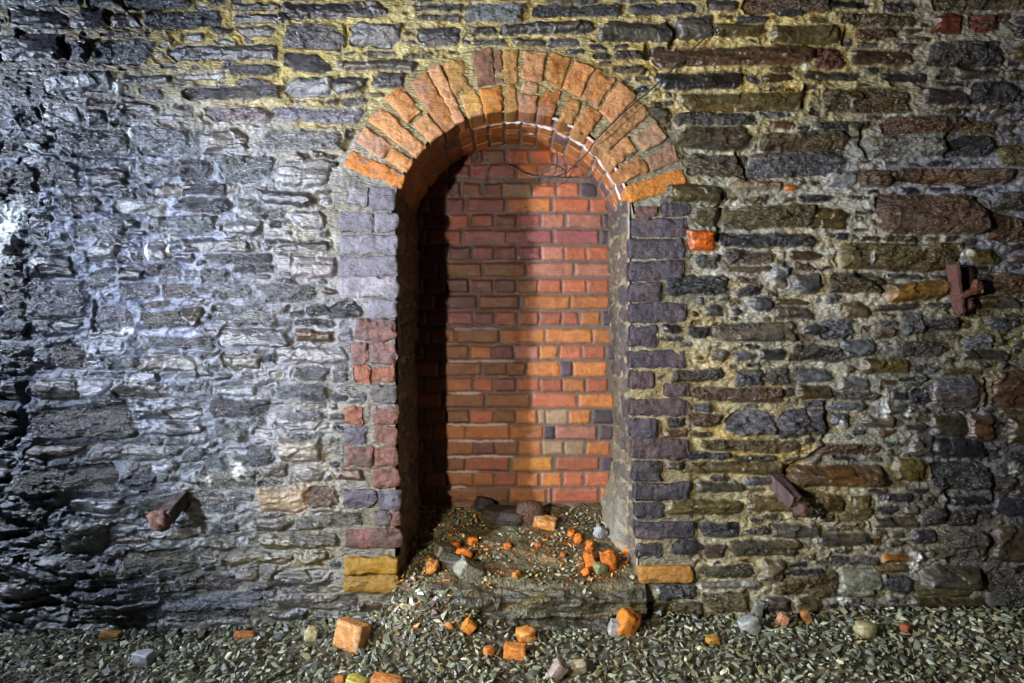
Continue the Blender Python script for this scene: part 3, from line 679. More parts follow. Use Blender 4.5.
def back_wall():
    gx = np.arange(396, 645, .85); gy = np.arange(128, 528, .85)
    X, Yp = np.meshgrid(gx, gy); X = X.astype(np.float32); Yp = Yp.astype(np.float32)
    qx = X + 1.1 * fbm(X / 16, Yp / 12, 500, 3) + .5 * fbm(X / 4, Yp / 4, 502, 2); qy = Yp + 1.0 * fbm(X / 22, Yp / 12, 504, 3) + .5 * fbm(X / 4, Yp / 4, 506, 2)
    dist = np.full(X.shape, -9.0, np.float32); bc = np.zeros(X.shape + (3,), np.float32); ph = np.zeros(X.shape, np.float32)
    rg = np.random.default_rng(5)
    named = {(352, 4): 'tan', (432, 4): 'drk', (368, 5): 'drk', (479, 3): 'yel'}
    for ri, (yc, spec) in enumerate(ROWS):
        hh = 6.9
        for bi, s in enumerate(spec.split()):
            neg = s.startswith('-'); a, b = (s[1:] if neg else s).split('-')
            x0 = 420 + (-float(a) if neg else float(a)) / 3.414; x1 = 420 + float(b) / 3.414
            cx = (x0 + x1) / 2
            wdt = x1 - x0
            d = np.minimum(np.minimum(qx - x0 + .3, x1 + .3 - qx), np.minimum(qy - (yc - hh), (yc + hh) - qy))
            ex = np.maximum(np.abs(qx - cx) - (wdt / 2 - 1.7), 0); ey = np.maximum(np.abs(qy - yc) - (hh - 1.7), 0)
            d = np.minimum(d, 2.0 - np.hypot(ex, ey))
            u = (cx - 445) / 165
            if yc < 330:
                ch = rg.choice(['pur', 'brn', 'mag', 'tan', 'red'], p=[.40, .18, .26, .03, .13]) if u < .5 else rg.choice(['red', 'pnk', 'mag', 'org'], p=[.5, .22, .16, .12])
            else:
                ch = rg.choice(['brn', 'org', 'pur', 'red'], p=[.44, .28, .12, .16]) if u < .45 else rg.choice(['org', 'red', 'yel', 'pnk', 'tan', 'drk'], p=[.42, .30, .08, .09, .07, .04])
            if wdt < 16 and x0 > 540 and rg.random() < .5: ch = 'drk'
            c = np.array(NC[ch]) * rg.uniform(.55, .95)
            m = d > dist
            dist[m] = d[m]; bc[m] = c; ph[m] = rg.uniform(-.0015, .002)
    ins = sstep(-.3, .9, dist)
    H = ins * (.0055 * sstep(-.3, 2.2, dist) + ph) + .0011 * fbm(X / 5, Yp / 4, 510, 3) + ins * .001 * (ridged(X / 6, Yp / 4, 512, 2) - .4) + .006 * fbm(X / 60, Yp / 60, 514, 2)
    bc = bc * (1 + .25 * fbm(X / 9, Yp / 5, 520, 3) + .2 * fbm(X / 2.5, Yp / 2.5, 522, 2))[..., None]
    mt = np.broadcast_to(np.array((.105, .08, .062), np.float32), bc.shape) * (1 + .35 * fbm(X / 9, Yp / 5, 524, 3))[..., None]
    c = mix(mt, bc, ins)
    # wet stain and painted lamp shade down the left half, lime lines on some bed joints
    for (yy, xa, xb) in ((361, 449, 514), (425, 445, 508), (441, 446, 516), (456.5, 446, 516), (471.5, 446, 478), (487.5, 446, 466), (329, 455, 500), (393, 446, 480)):
        l = np.exp(-((qy - yy) / 1.3) ** 2) * sstep(xa - 4, xa + 3, X) * sstep(xb + 6, xb - 6, X)
        l = sstep(.25, .7, l * (.9 + .6 * fbm(X / 6, Yp / 3, 530, 2)))
        c = mix(c, np.broadcast_to(np.array((.50, .48, .47), np.float32), c.shape), l * .75); H = H + .003 * l
    damp_shade = sstep(545, 520, X + 10 * fbm(X / 20, Yp / 40, 540, 3)) * (.45 + .55 * sstep(420, 300, Yp))
    c = mix(c, c * np.array((.38, .32, .42), np.float32), damp_shade * .9)  # purple wet-brick tint, also painting the unlit left side darker
    wetness = np.clip(.48 - .26 * damp_shade + .14 * fbm(X / 14, Yp / 14, 545, 2), .16, .9)
    k = (D + DEPTH) / D
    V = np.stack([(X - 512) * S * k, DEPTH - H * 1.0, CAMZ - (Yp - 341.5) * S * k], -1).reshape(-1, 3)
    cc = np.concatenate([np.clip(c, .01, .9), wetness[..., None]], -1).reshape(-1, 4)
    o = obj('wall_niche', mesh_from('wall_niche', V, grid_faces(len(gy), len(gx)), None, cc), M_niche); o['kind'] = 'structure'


back_wall()

# ------------------------------------------------------------------ rock ledge: slab and muddy slope inside the recess
LEDGE = np.array([(.47, .325), (.36, .275), (.22, .215), (.10, .17), (.0, .142), (-.05, .118), (-.085, .085), (-.10, .045), (-.108, .0), (-.115, -.06), (-.13, -.16)])


def ledge_z(y, x=0.0):
    return np.interp(-np.asarray(y), -LEDGE[:, 0], LEDGE[:, 1])


def build_ledge():
    root = empty('rock_ledge', (0.03, -.05, -.02), 'dark layered rock sill across the foot of the recess', 'ledge')
    seg = np.concatenate([[0], np.cumsum(np.hypot(np.diff(LEDGE[:, 0]), np.diff(LEDGE[:, 1])))])
    nt, nx = 230, 320
    t = np.linspace(0, seg[-1], nt)
    py_ = np.interp(t, seg, LEDGE[:, 0]); pz_ = np.interp(t, seg, LEDGE[:, 1])
    for _ in range(6):
        py_[1:-1] = (py_[:-2] + 2 * py_[1:-1] + py_[2:]) / 4; pz_[1:-1] = (pz_[:-2] + 2 * pz_[1:-1] + pz_[2:]) / 4
    ty, tz = np.gradient(py_), np.gradient(pz_); L = np.hypot(ty, tz)
    ny_, nz_ = tz / L, -ty / L          # outward: up on the slope, forward on the face
    x = np.linspace(-.47, .485, nx)
    Xg, T = np.meshgrid(x, t); Xg = Xg.astype(np.float32); T = T.astype(np.float32)
    a, b = Xg * 270, T * 270
    T = T + .03 * fbm(a / 50, a * 0 + 3, 599, 3) * sstep(seg[3], seg[5], T)
    front = sstep(seg[4] + .02, seg[6], T + .02 * fbm(a / 12, b / 8, 598, 3))
    strata = fbm(a / 60, (b + 6 * fbm(a / 40, b / 20, 600, 3)) / 5.5, 602, 3)
    h = front * (.012 * strata + .034 * fbm(a / 48, b / 18, 604, 4) + .014 * (ridged(a / 26, b / 8, 606, 3) - .4)) \
        + (1 - front) * (.010 * fbm(a / 10, b / 10, 608, 5) + .012 * fbm(a / 50, b / 40, 610, 2)) + .004 * facets(a / 16, b / 7, 612, 1.) * (.3 + front)
    h = h * (1 + .5 * front) - front * .05 * sstep(.02, .4, Xg) * sstep(seg[5], seg[7], T) - .05 * front * sstep(-.28, -.40, Xg)
    tone = fbm(a / 30, b / 10, 620, 4)
    slope_c = mix(np.broadcast_to(np.array((.07, .052, .022), np.float32), h.shape + (3,)), np.broadcast_to(np.array((.13, .12, .065), np.float32), h.shape + (3,)), sstep(-.2, .4, tone))
    speck = sstep(.33, .48, fbm(a / 2.2, b / 2.2, 622, 2)) * sstep(.0, .35, fbm(a / 22, b / 18, 624, 3))
    slope_c = mix(slope_c, np.broadcast_to(np.array((.55, .19, .03), np.float32), slope_c.shape), speck * .8)
    face_c = mix(np.broadcast_to(np.array((.045, .043, .030), np.float32), h.shape + (3,)), np.broadcast_to(np.array((.085, .085, .055), np.float32), h.shape + (3,)), sstep(.05, .5, strata))
    face_c = mix(face_c, np.broadcast_to(np.array((.11, .08, .02), np.float32), face_c.shape), sstep(.0, .4, tone) * .7)
    c = mix(slope_c, face_c, front)
    V = np.stack([Xg, py_[:, None] + ny_[:, None] * h, pz_[:, None] + nz_[:, None] * h], -1).reshape(-1, 3)
    al = np.clip(.42 + .2 * fbm(a / 14, b / 10, 630, 2) - .08 * front, .18, .9)
    cc = np.concatenate([np.clip(c, .01, .9), al[..., None]], -1).reshape(-1, 4)
    F = grid_faces(nt, nx)[:, ::-1]
    obj('sill_rock', mesh_from('sill_rock', V, F, None, cc), M_rock, root)
    return root


build_ledge()

# ------------------------------------------------------------------ ground
def ground_z(x, y):
    x = np.asarray(x, np.float32); y = np.asarray(y, np.float32)
    z = gz(x) + .02 * fbm(x * 3 + 40, y * 3 + 7, 700, 3) + .010 * fbm(x * 11 + 40, y * 11 + 7, 705, 2) - .015 * np.clip(-y - .35, 0, 3)
    heap = np.exp(-((x + .27) / .20) ** 2 - ((y + .06) / .12) ** 2) * .14          # rubble spilling out at the left of the sill
    heap2 = np.exp(-((x - .50) / .12) ** 2 - ((y + .04) / .09) ** 2) * .03
    return z + heap + heap2


gx_, gy_ = np.linspace(-2.55, 2.55, 340), np.concatenate([np.linspace(-2.9, -.8, 50), np.linspace(-.78, .08, 110)])
GX, GY = np.meshgrid(gx_, gy_)
GZ = ground_z(GX, GY)
gc = np.broadcast_to(np.array((.085, .07, .045), np.float32), GX.shape + (3,)) * (1 + .4 * fbm(GX * 20, GY * 20, 710, 3))[..., None]
gcc = np.concatenate([gc, np.full(GX.shape + (1,), .6)], -1)
fl = obj('floor', mesh_from('floor', np.stack([GX, GY, GZ - .008], -1), grid_faces(len(gy_), len(gx_)), None, gcc.reshape(-1, 4)), M_gravel); fl['kind'] = 'structure'


# stone shapes: convex angular chips
def chip(seed, sx=1, sy=.75, sz=.55, n=15):
    r = np.random.default_rng(seed)
    bm = bmesh.new()
    for _ in range(n):
        v = r.normal(size=3); v /= np.linalg.norm(v)
        v *= r.uniform(.82, 1.05)
        bm.verts.new((v[0] * sx, v[1] * sy, v[2] * sz))
    res = bmesh.ops.convex_hull(bm, input=bm.verts)
    bmesh.ops.delete(bm, geom=[g for g in res['geom_interior'] if isinstance(g, bmesh.types.BMVert)], context='VERTS')
    bmesh.ops.bevel(bm, geom=bm.edges[:], offset=.06, segments=1, affect='EDGES', clamp_overlap=True)
    bmesh.ops.triangulate(bm, faces=bm.faces[:])
    bm.verts.ensure_lookup_table(); bm.verts.index_update()
    V = np.array([v.co[:] for v in bm.verts], np.float32); F = np.array([[v.index for v in f.verts] for f in bm.faces], np.int32)
    bm.free()
    return V, F


CH = [chip(900 + i, random.uniform(1.0, 1.45), random.uniform(.55, .9), random.uniform(.3, .65), random.choice((8, 9, 11, 14))) for i in range(18)]
GCOL = [tuple(v * t for v, t in zip(c, (.92, .92, .70))) for c in [(.15, .165, .12), (.10, .12, .095), (.20, .21, .17), (.07, .075, .065), (.13, .125, .08), (.26, .26, .22), (.11, .13, .14), (.17, .15, .09), (.36, .35, .31), (.09, .085, .06)]]
GCP = np.array([.17, .15, .13, .14, .10, .07, .08, .06, .04, .06])


def euler_mats(r, n, flat=.5):
    a = r.uniform(0, 2 * math.pi, n); b = r.normal(0, flat, n); c = r.normal(0, flat, n)
    ca, sa, cb, sb, cc_, sc_ = np.cos(a), np.sin(a), np.cos(b), np.sin(b), np.cos(c), np.sin(c)
    Rz = np.zeros((n, 3, 3)); Rz[:, 0, 0] = ca; Rz[:, 0, 1] = -sa; Rz[:, 1, 0] = sa; Rz[:, 1, 1] = ca; Rz[:, 2, 2] = 1
    Rx = np.zeros((n, 3, 3)); Rx[:, 0, 0] = 1; Rx[:, 1, 1] = cb; Rx[:, 1, 2] = -sb; Rx[:, 2, 1] = sb; Rx[:, 2, 2] = cb
    Ry = np.zeros((n, 3, 3)); Ry[:, 1, 1] = 1; Ry[:, 0, 0] = cc_; Ry[:, 0, 2] = sc_; Ry[:, 2, 0] = -sc_; Ry[:, 2, 2] = cc_
    return Rz @ Rx @ Ry


KEEP = []   # circles kept clear for the loose bricks


def scatter(r, n_try, xr, yr, size, minfac, zfun, accept=None):
    """dart throwing with a cell grid"""
    cell = .02; grid = {}
    P = []
    xs = r.uniform(*xr, n_try); ys = r.uniform(*yr, n_try); ss = r.uniform(size[0], size[1], n_try) ** 1
    for x, y, s in zip(xs, ys, ss):
        if accept and not accept(x, y): continue
        if any((x - kx) ** 2 + (y - ky) ** 2 < (kr + s) ** 2 for kx, ky, kr in KEEP): continue
        ci, cj = int(x / cell // 1), int(y / cell // 1); ok = True
        for i in range(ci - 3, ci + 4):
            for j in range(cj - 3, cj + 4):
                for (a, b, t) in grid.get((i, j), ()):
                    if (a - x) ** 2 + (b - y) ** 2 < ((s + t) * minfac) ** 2: ok = False; break
                if not ok: break
            if not ok: break
        if ok:
            grid.setdefault((ci, cj), []).append((x, y, s)); P.append((x, y, s))
    return np.array(P)


def stone_mesh_acc(acc, P, Z, r, cols, probs, flat=.5, rough=.5):
    R = euler_mats(r, len(P), flat)
    for i, (x, y, s) in enumerate(P):
        V, F = CH[r.integers(len(CH))]
        c = np.array(cols[r.choice(len(cols), p=probs)]) * r.uniform(.55, 2.0)
        acc.add((V * s) @ R[i].T + np.array((x, y, Z[i])), np.array((*np.clip(c, .01, .9), rough + r.uniform(-.12, .12))), None, F)


BRK = dict(orange=(.78, .24, .02), amber=(.62, .27, .04), dark=(.40, .14, .03))

# ---- loose bricks and brick lumps (photo pixel of the base, depth y, size, ...)
def lump_mesh(name, seed, dims, base, stain, sub=3, rough_amp=.12, boxy=.75, rough=.6):
    """a broken piece of brick: rounded box, edges chipped by noise"""
    bm = bmesh.new(); bmesh.ops.create_cube(bm, size=2)
    bmesh.ops.subdivide_edges(bm, edges=bm.edges[:], cuts=2 ** sub - 1, use_grid_fill=True)
    V = np.array([v.co[:] for v in bm.verts], np.float32)
    bm.verts.index_update(); F = np.array([[v.index for v in f.verts] for f in bm.faces], np.int32); bm.free()
    n = V / np.linalg.norm(V, axis=1, keepdims=True)
    V = V * boxy + n * (1 - boxy) * 1.15
    s = seed * 7.77
    d = fbm(V[:, 0] * 1.3 + s, V[:, 1] * 1.3 + V[:, 2] * 1.9 + s, 801, 3) * rough_amp + (facets(V[:, 0] * 1.1 + V[:, 2] * .8 + s, V[:, 1] * 1.1 + V[:, 2] * .9 + s, 803, 1) * rough_amp * .7)
    V = V * (1 + d[:, None])
    V = V * np.array(dims, np.float32) / 2
    t = fbm(V[:, 0] * 90 + s, V[:, 1] * 70 + V[:, 2] * 90, 805, 3)
    c = np.array(base, np.float32) * .72 * (1 + .5 * t)[:, None]
    c = c + (np.array(stain, np.float32) - c) * sstep(.1, .45, fbm(V[:, 0] * 50 + s, V[:, 2] * 60 + V[:, 1] * 40, 807, 3))[:, None]
    cc = np.concatenate([np.clip(c, .01, .95), np.full((len(V), 1), rough)], -1)
    return mesh_from(name, V, F, None, cc)


def from_px(px, py, y):
    return Vector(W(px, py, y))


def place(name, me, px, py, y, rot, label, cat, group=None, z=None, mat=None):
    o = obj(name, me, mat or M_brick)
    p = from_px(px, py, y)
    o.location = p if z is None else (p.x, p.y, z)
    o.rotation_euler = [math.radians(a) for a in rot]
    KEEP.append((p.x, p.y, max(me.vertices[0].co.length * .0, .0) + float(np.max(np.abs([v.co[:2] for v in me.vertices]))) * .8))
    return tag(o, label, cat, group)


# y for a pixel row on the ground in front of the wall: solve by marching
def ground_hit(px, py):
    for y in np.linspace(-1.2, .02, 600):
        X, _, Z = W(px, py, y)
        if Z <= float(ground_z(np.array([X]), np.array([y]))[0]): return X, y, Z
    return X, y, Z


def ledge_hit(px, py):
    for y in np.linspace(-.12, .42, 240):
        X, _, Z = W(px, py, y)
        if Z <= float(ledge_z(y)): return X, y, Z
    return X, y, Z


def on_ground(name, px, py, dims, rot, base, stain, label, cat, seed, group=None, boxy=.75, amp=.12, hit=None, lift=.32, mat=None, rough=.6):
    X, y, Z = (hit or ground_hit)(px, py)
    me = lump_mesh(name, seed, dims, base, stain, 3, amp, boxy, rough)
    o = obj(name, me, mat or M_brick)
    o.rotation_euler = [math.radians(a) for a in rot]
    o.location = (X, y - dims[1] * .2, Z + dims[2] * lift)
    KEEP.append((X, y - dims[1] * .2, max(dims[0], dims[1]) * .42))
    return tag(o, label, cat, group)


BG = 'orange brick pieces lying at the recess'
on_ground('loose_brick', 353, 643, (.105, .06, .09), (-10, 8, -26), (.62, .27, .06), (.52, .32, .16), 'half an orange brick standing on end on the gravel left of the sill', 'brick', 1, BG, .93, .03, lift=.36)
on_ground('brick_fragment', 387, 691, (.10, .06, .06), (10, 4, -8), (.60, .22, .03), (.30, .12, .04), 'mottled orange broken brick lying in the gravel nearest the viewer', 'brick', 2, BG, .6, .16)
on_ground('brick_fragment', 469, 629, (.042, .03, .04), (20, 38, 10), (.80, .30, .03), (.6, .2, .02), 'orange brick wedge leaning left of the sill foot', 'brick', 3, BG, .85, .1)
on_ground('brick_fragment', 526, 638, (.062, .05, .045), (10, -12, 20), (.68, .24, .03), (.75, .4, .12), 'rough orange brick lump at the middle foot of the sill', 'brick', 4, BG, .6, .18)
on_ground('brick_fragment', 515, 654, (.074, .045, .042), (6, 4, -6), (.70, .24, .03), (.55, .18, .03), 'orange brick block in gravel just below the lump at the sill foot', 'brick', 5, BG, .85, .08)
on_ground('brick_fragment', 489, 653, (.035, .03, .03), (0, 0, 30), (.62, .22, .03), (.5, .2, .05), 'small round orange brick pebble left of the block in the gravel', 'brick', 6, BG, .5, .12)
on_ground('brick_fragment', 627, 629, (.072, .06, .082), (14, 22, 24), (.72, .25, .02), (.5, .18, .03), 'large angular orange brick lump at the right end of the sill', 'brick', 7, BG, .7, .16)
on_ground('gravel_stone', 615, 633, (.045, .04, .06), (12, 10, 0), (.40, .39, .36), (.3, .28, .25), 'pale grey stone leaning against the large orange lump', 'stone', 8, None, .7, .15, mat=M_gravel)
on_ground('gravel_stone', 558, 676, (.042, .03, .06), (20, 30, 20), (.38, .29, .25), (.25, .2, .18), 'pinkish pale stone standing up in the front gravel', 'stone', 9, None, .6, .15, mat=M_gravel)
on_ground('gravel_stone', 575, 670, (.075, .035, .035), (20, -14, -8), (.36, .31, .20), (.22, .2, .14), 'long cream stone lying right of the pinkish stone', 'stone', 10, None, .6, .15, mat=M_gravel)
on_ground('gravel_stone', 438, 664, (.06, .05, .04), (8, 0, 20), (.44, .40, .15), (.2, .22, .14), 'yellowish stone in the gravel right of the mottled brick', 'stone', 11, None, .6, .15, mat=M_gravel) if False else None
on_ground('gravel_stone', 357, 688, (.066, .045, .045), (6, 12, -12), (.46, .38, .06), (.28, .26, .08), 'mustard-yellow stone left of the mottled broken brick', 'stone', 12, None, .6, .15, mat=M_gravel)
on_ground('gravel_stone', 864, 633, (.062, .05, .05), (6, 0, 12), (.40, .36, .18), (.26, .24, .14), 'cream rounded stone on top of the right-hand gravel', 'stone', 13, None, .5, .12, mat=M_gravel)
on_ground('gravel_stone', 145, 661, (.066, .045, .045), (6, 0, -12), (.46, .46, .46), (.3, .3, .3), 'whitish stone in the left-hand gravel', 'stone', 14, None, .6, .14, mat=M_gravel)
on_ground('gravel_stone', 312, 637, (.042, .035, .045), (6, 20, 12), (.52, .47, .22), (.4, .36, .2), 'pale yellow stone left of the standing half brick', 'stone', 15, None, .6, .14, mat=M_gravel)
on_ground('gravel_stone', 757, 616, (.038, .03, .075), (8, 8, 0), (.24, .24, .19), (.17, .17, .13), 'upright grey-green stone against the foot of the right wall', 'stone', 16, None, .6, .14, mat=M_gravel)
on_ground('gravel_stone', 749, 630, (.07, .05, .06), (8, -20, 0), (.33, .36, .33), (.22, .25, .23), 'pale green-grey stone in front of the upright stone', 'stone', 17, None, .6, .14, mat=M_gravel)
on_ground('brick_fragment', 246, 637, (.07, .03, .025), (4, 6, 8), (.60, .20, .04), (.4, .15, .04), 'flat orange brick flake on the gravel at the left wall foot', 'brick', 18, BG, .6, .14)
on_ground('brick_fragment', 112, 637, (.075, .03, .028), (4, 4, -4), (.40, .20, .03), (.3, .14, .03), 'dull amber brick flake at the far left wall foot', 'brick', 19, BG, .6, .14)
on_ground('brick_fragment', 782, 624, (.035, .03, .05), (8, 20, 0), (.62, .30, .16), (.5, .2, .1), 'pale pink-orange brick chip at the foot of the right wall', 'brick', 20, BG, .6, .14)
on_ground('brick_fragment', 806, 622, (.03, .03, .055), (8, -26, 0), (.34, .16, .04), (.5, .2, .05), 'brown brick chip leaning at the foot of the right wall', 'brick', 21, BG, .6, .14)
on_ground('brick_fragment', 905, 630, (.035, .03, .03), (8, 0, 30), (.30, .08, .03), (.2, .06, .03), 'small dark red brick chip on the right-hand gravel', 'brick', 22, BG, .5, .14)
on_ground('brick_fragment', 712, 642, (.045, .03, .03), (8, 0, 10), (.52, .28, .04), (.4, .25, .06), 'small amber brick chip in the gravel right of the recess', 'brick', 23, BG, .5, .14)
on_ground('brick_fragment', 340, 684, (.03, .03, .03), (8, 0, 10), (.60, .20, .03), (.4, .15, .03), 'small orange brick chip beside the mustard-yellow stone', 'brick', 24, BG, .5, .14)
# on the ledge
on_ground('brick_fragment', 545, 525, (.095, .05, .045), (14, 10, -10), (.70, .27, .04), (.62, .46, .24), 'orange and cream half brick on the rubble against the back wall', 'brick', 30, BG, .85, .08, ledge_hit)
on_ground('cobble', 530, 520, (.11, .07, .10), (0, 0, 8), (.115, .048, .018), (.07, .035, .018), 'rounded dark brown cobble standing against the back wall', 'stone', 31, None, .2, .06, ledge_hit, mat=M_rock)
on_ground('rock_fragment', 484, 508, (.075, .07, .06), (0, 14, 20), (.03, .024, .02), (.025, .02, .015), 'small dark rock against the back wall', 'rock', 32, None, .45, .14, ledge_hit, mat=M_rock)
on_ground('rock_fragment', 503, 518, (.17, .09, .055), (8, 6, -4), (.035, .026, .02), (.06, .035, .02), 'flat dark rock slab lying beside the brown cobble', 'rock', 33, None, .7, .12, ledge_hit, mat=M_rock)
on_ground('rock_fragment', 469, 575, (.10, .06, .065), (18, 32, 30), (.30, .31, .23), (.2, .2, .13), 'pale greenish rock wedge on the left of the sill', 'rock', 34, None, .7, .14, ledge_hit, mat=M_rock)
on_ground('rock_fragment', 445, 553, (.085, .055, .045), (14, 12, 40), (.15, .14, .085), (.08, .07, .05), 'dull olive rock on the slope by the shadowed left reveal', 'rock', 35, None, .7, .14, ledge_hit, mat=M_rock)
on_ground('rock_fragment', 452, 566, (.085, .05, .05), (24, 8, -16), (.10, .09, .06), (.05, .045, .035), 'dark rock left of the pale greenish wedge', 'rock', 36, None, .8, .1, ledge_hit, mat=M_rock)
CG = 'orange brick crumbs on the sill slope'
crumb = [(464, 557, .07, .05, 'heap of orange crumbs on the slope near the pale wedge', 1), (456, 548, .045, .035, 'orange crumb above the largest left crumb', 1), (433, 570, .06, .06, 'amber brick flake at the front left of the slope', 2),
         (472, 542, .045, .03, 'orange crumb highest on the left of the slope', 1), (448, 555, .04, .035, 'orange crumb by the dull olive rock', 1), (507, 548, .035, .03, 'orange crumb in the middle of the slope', 1), (516, 576, .04, .025, 'orange crumb at the front middle of the sill', 2),
         (590, 550, .05, .05, 'upper orange lump of the pile on the right of the slope', 1), (589, 564, .058, .075, 'left lower orange lump of the right pile', 1), (608, 566, .075, .085, 'largest orange lump of the right pile', 1), (621, 547, .04, .04, 'orange lump beside the right reveal', 1),
         (630, 553, .06, .035, 'orange lump at the right edge of the recess', 1), (578, 541, .045, .045, 'orange crumb behind the right pile', 1), (571, 534, .04, .025, 'small orange crumb behind the others on the right', 1), (586, 573, .05, .035, 'orange crumb in front of the right pile', 1),
         (628, 543, .025, .05, 'thin orange flake upright against the right reveal', 1), (563, 556, .03, .02, 'small orange crumb left of the right pile', 1), (538, 546, .03, .02, 'small orange crumb in the middle right of the slope', 1)]
for i, (px, py, w, h, lb, k) in enumerate(crumb):
    on_ground('brick_crumb', px, py, (w * .82, w * .66, h * .82), (rng.uniform(-15, 15), rng.uniform(-20, 20), rng.uniform(0, 90)), (.85, .24, .012) if k == 1 else (.60, .25, .04), (.36, .09, .010), lb, 'brick crumb', 50 + i, CG, .45, .3, ledge_hit, .35)
on_ground('rock_fragment', 600, 571, (.05, .04, .04), (10, 10, 30), (.26, .26, .12), (.2, .2, .1), 'olive stone tucked in front of the orange pile', 'rock', 70, None, .5, .14, ledge_hit, mat=M_rock)
on_ground('rock_fragment', 600, 536, (.045, .035, .045), (10, 30, 30), (.42, .44, .48), (.3, .3, .33), 'bluish white stone above the orange pile', 'rock', 71, None, .7, .14, ledge_hit, mat=M_rock)

# rubble of small chips on the slope and spilling down the left of the sill
r_ = np.random.default_rng(77)
P = scatter(r_, 9000, (-.43, .45), (-.09, .41), (.006, .016), .75, None)
zz = np.array([ledge_z(y) for x, y, s in P]) + P[:, 2] * .25
dens = fbm(P[:, 0] * 8, P[:, 1] * 8, 730, 3)
keep = (dens > -.05) | (P[:, 1] > .28) | (P[:, 0] < -.2)
acc = Acc()
RC = GCOL + [(.70, .22, .02), (.35, .32, .2), (.20, .16, .10)]
RP = np.append(GCP * .70, [.11, .09, .10]); RP /= RP.sum()
stone_mesh_acc(acc, P[keep], zz[keep], r_, RC, RP, .5, .55)
Q = []
for (px, py, sg, n) in ((463, 555, 13, 90), (436, 570, 14, 50), (470, 543, 8, 25), (592, 562, 13, 70), (615, 562, 12, 60), (505, 547, 14, 50), (540, 552, 22, 60), (578, 540, 10, 30), (600, 574, 14, 40)):
    for _ in range(n):
        X, y, Z = ledge_hit(px + r_.normal() * sg, min(582, py + r_.normal() * sg * .45))
        if -.42 < X < .44: Q.append((X, y, r_.uniform(.0025, .0075)))
Q = np.array(Q)
stone_mesh_acc(acc, Q, np.array([ledge_z(y) for x, y, s in Q]) + .004, r_, [(.55, .16, .012), (.50, .22, .03), (.30, .10, .02), (.22, .17, .10)], [.4, .25, .2, .15], .6, .6)
o = acc.build('rubble', M_gravel, None, False); tag(o, 'fine stone and brick rubble strewn over the slope inside the recess', 'rubble', None, 'stuff')

r_ = np.random.default_rng(79)
P = scatter(r_, 5000, (-.56, -.10), (-.28, .0), (.008, .030), .5, None)
d_ = np.exp(-((P[:, 0] + .29) / .17) ** 2 - ((P[:, 1] + .06) / .13) ** 2)
P = P[d_ > r_.uniform(.12, .5, len(P))]
HC = GCOL + [(.50, .18, .03), (.27, .26, .19), (.15, .11, .11), (.14, .10, .07)]
HP = np.append(GCP * .55, [.06, .14, .14, .11]); HP /= HP.sum()
acc_heap = (P, HC, HP)
# ---- ballast
r_ = np.random.default_rng(78)


def on_floor(x, y):
    return not (-.40 < x < .52 and y > -.10 and not x < -.22)


P = scatter(r_, 40000, (-2.3, 2.3), (-1.15, .0), (.010, .023), .70, None, on_floor)
# large ones first in view: the 300 nearest the camera inside the frame become stones of their own
k = D / (D + P[:, 1]); pxs = 512 + P[:, 0] / S * k; pys = 341.5 + (CAMZ - ground_z(P[:, 0], P[:, 1])) / S * k
infr = (pxs > 6) & (pxs < 1018) & (pys < 676)
score = np.where(infr, P[:, 2] * k, -1)
order = np.argsort(-score)
ind = order[:300]; rest = order[300:]
zg = ground_z(P[:, 0], P[:, 1])
acc = Acc()
stone_mesh_acc(acc, P[rest], zg[rest] + P[rest, 2] * .2, r_, GCOL, GCP / GCP.sum(), .55, .5)
P2 = scatter(r_, 22000, (-2.3, 2.3), (-1.15, .0), (.006, .013), .8, None, on_floor)
stone_mesh_acc(acc, P2, ground_z(P2[:, 0], P2[:, 1]) + P2[:, 2] * .1, r_, GCOL, GCP / GCP.sum(), .6, .5)
o = acc.build('gravel', M_gravel, None, False); tag(o, 'bed of loose grey-green ballast gravel along the wall foot', 'gravel', None, 'stuff')
P3, HC, HP = acc_heap
acc = Acc()
P4 = scatter(r_, 9000, (-.56, -.06), (-.30, .02), (.004, .010), .8, None)
P4 = P4[np.exp(-((P4[:, 0] + .29) / .2) ** 2 - ((P4[:, 1] + .07) / .15) ** 2) > r_.uniform(.1, .6, len(P4))]
stone_mesh_acc(acc, P4, ground_z(P4[:, 0], P4[:, 1]) + P4[:, 2] * .2, r_, HC, HP, .7, .5)
stone_mesh_acc(acc, P3, ground_z(P3[:, 0], P3[:, 1]) + P3[:, 2] * .3, r_, HC, HP, .7, .5)
o = acc.build('rubble', M_gravel, None, False); tag(o, 'spill of broken stone and mortar chips at the left end of the sill', 'rubble', None, 'stuff')
protos = []
for i in range(24):
    V, F = CH[i % len(CH)]
    c = np.array(GCOL[r_.choice(len(GCOL), p=GCP / GCP.sum())]) * r_.uniform(.8, 1.3)
    me = mesh_from('ballast_stone', V, None, F, np.tile(np.array((*c, .5)), (len(V), 1)), False)
    me.materials.append(M_gravel); protos.append(me)
for i in ind:
    o = bpy.data.objects.new('ballast_stone', protos[r_.integers(24)])
    x, y, s = P[i]
    o.location = (x, y, zg[i] + s * .22); o.scale = (s, s, s)
    o.rotation_euler = (r_.normal(0, .45), r_.normal(0, .45), r_.uniform(0, 6.28))
    C.objects.link(o)
    tag(o, 'larger angular grey-green ballast stone in the gravel bed', 'stone', 'larger ballast stones')

# ------------------------------------------------------------------ rusted ironwork
RUSTD = (.095, .055, .045); RUSTL = (.36, .15, .08)


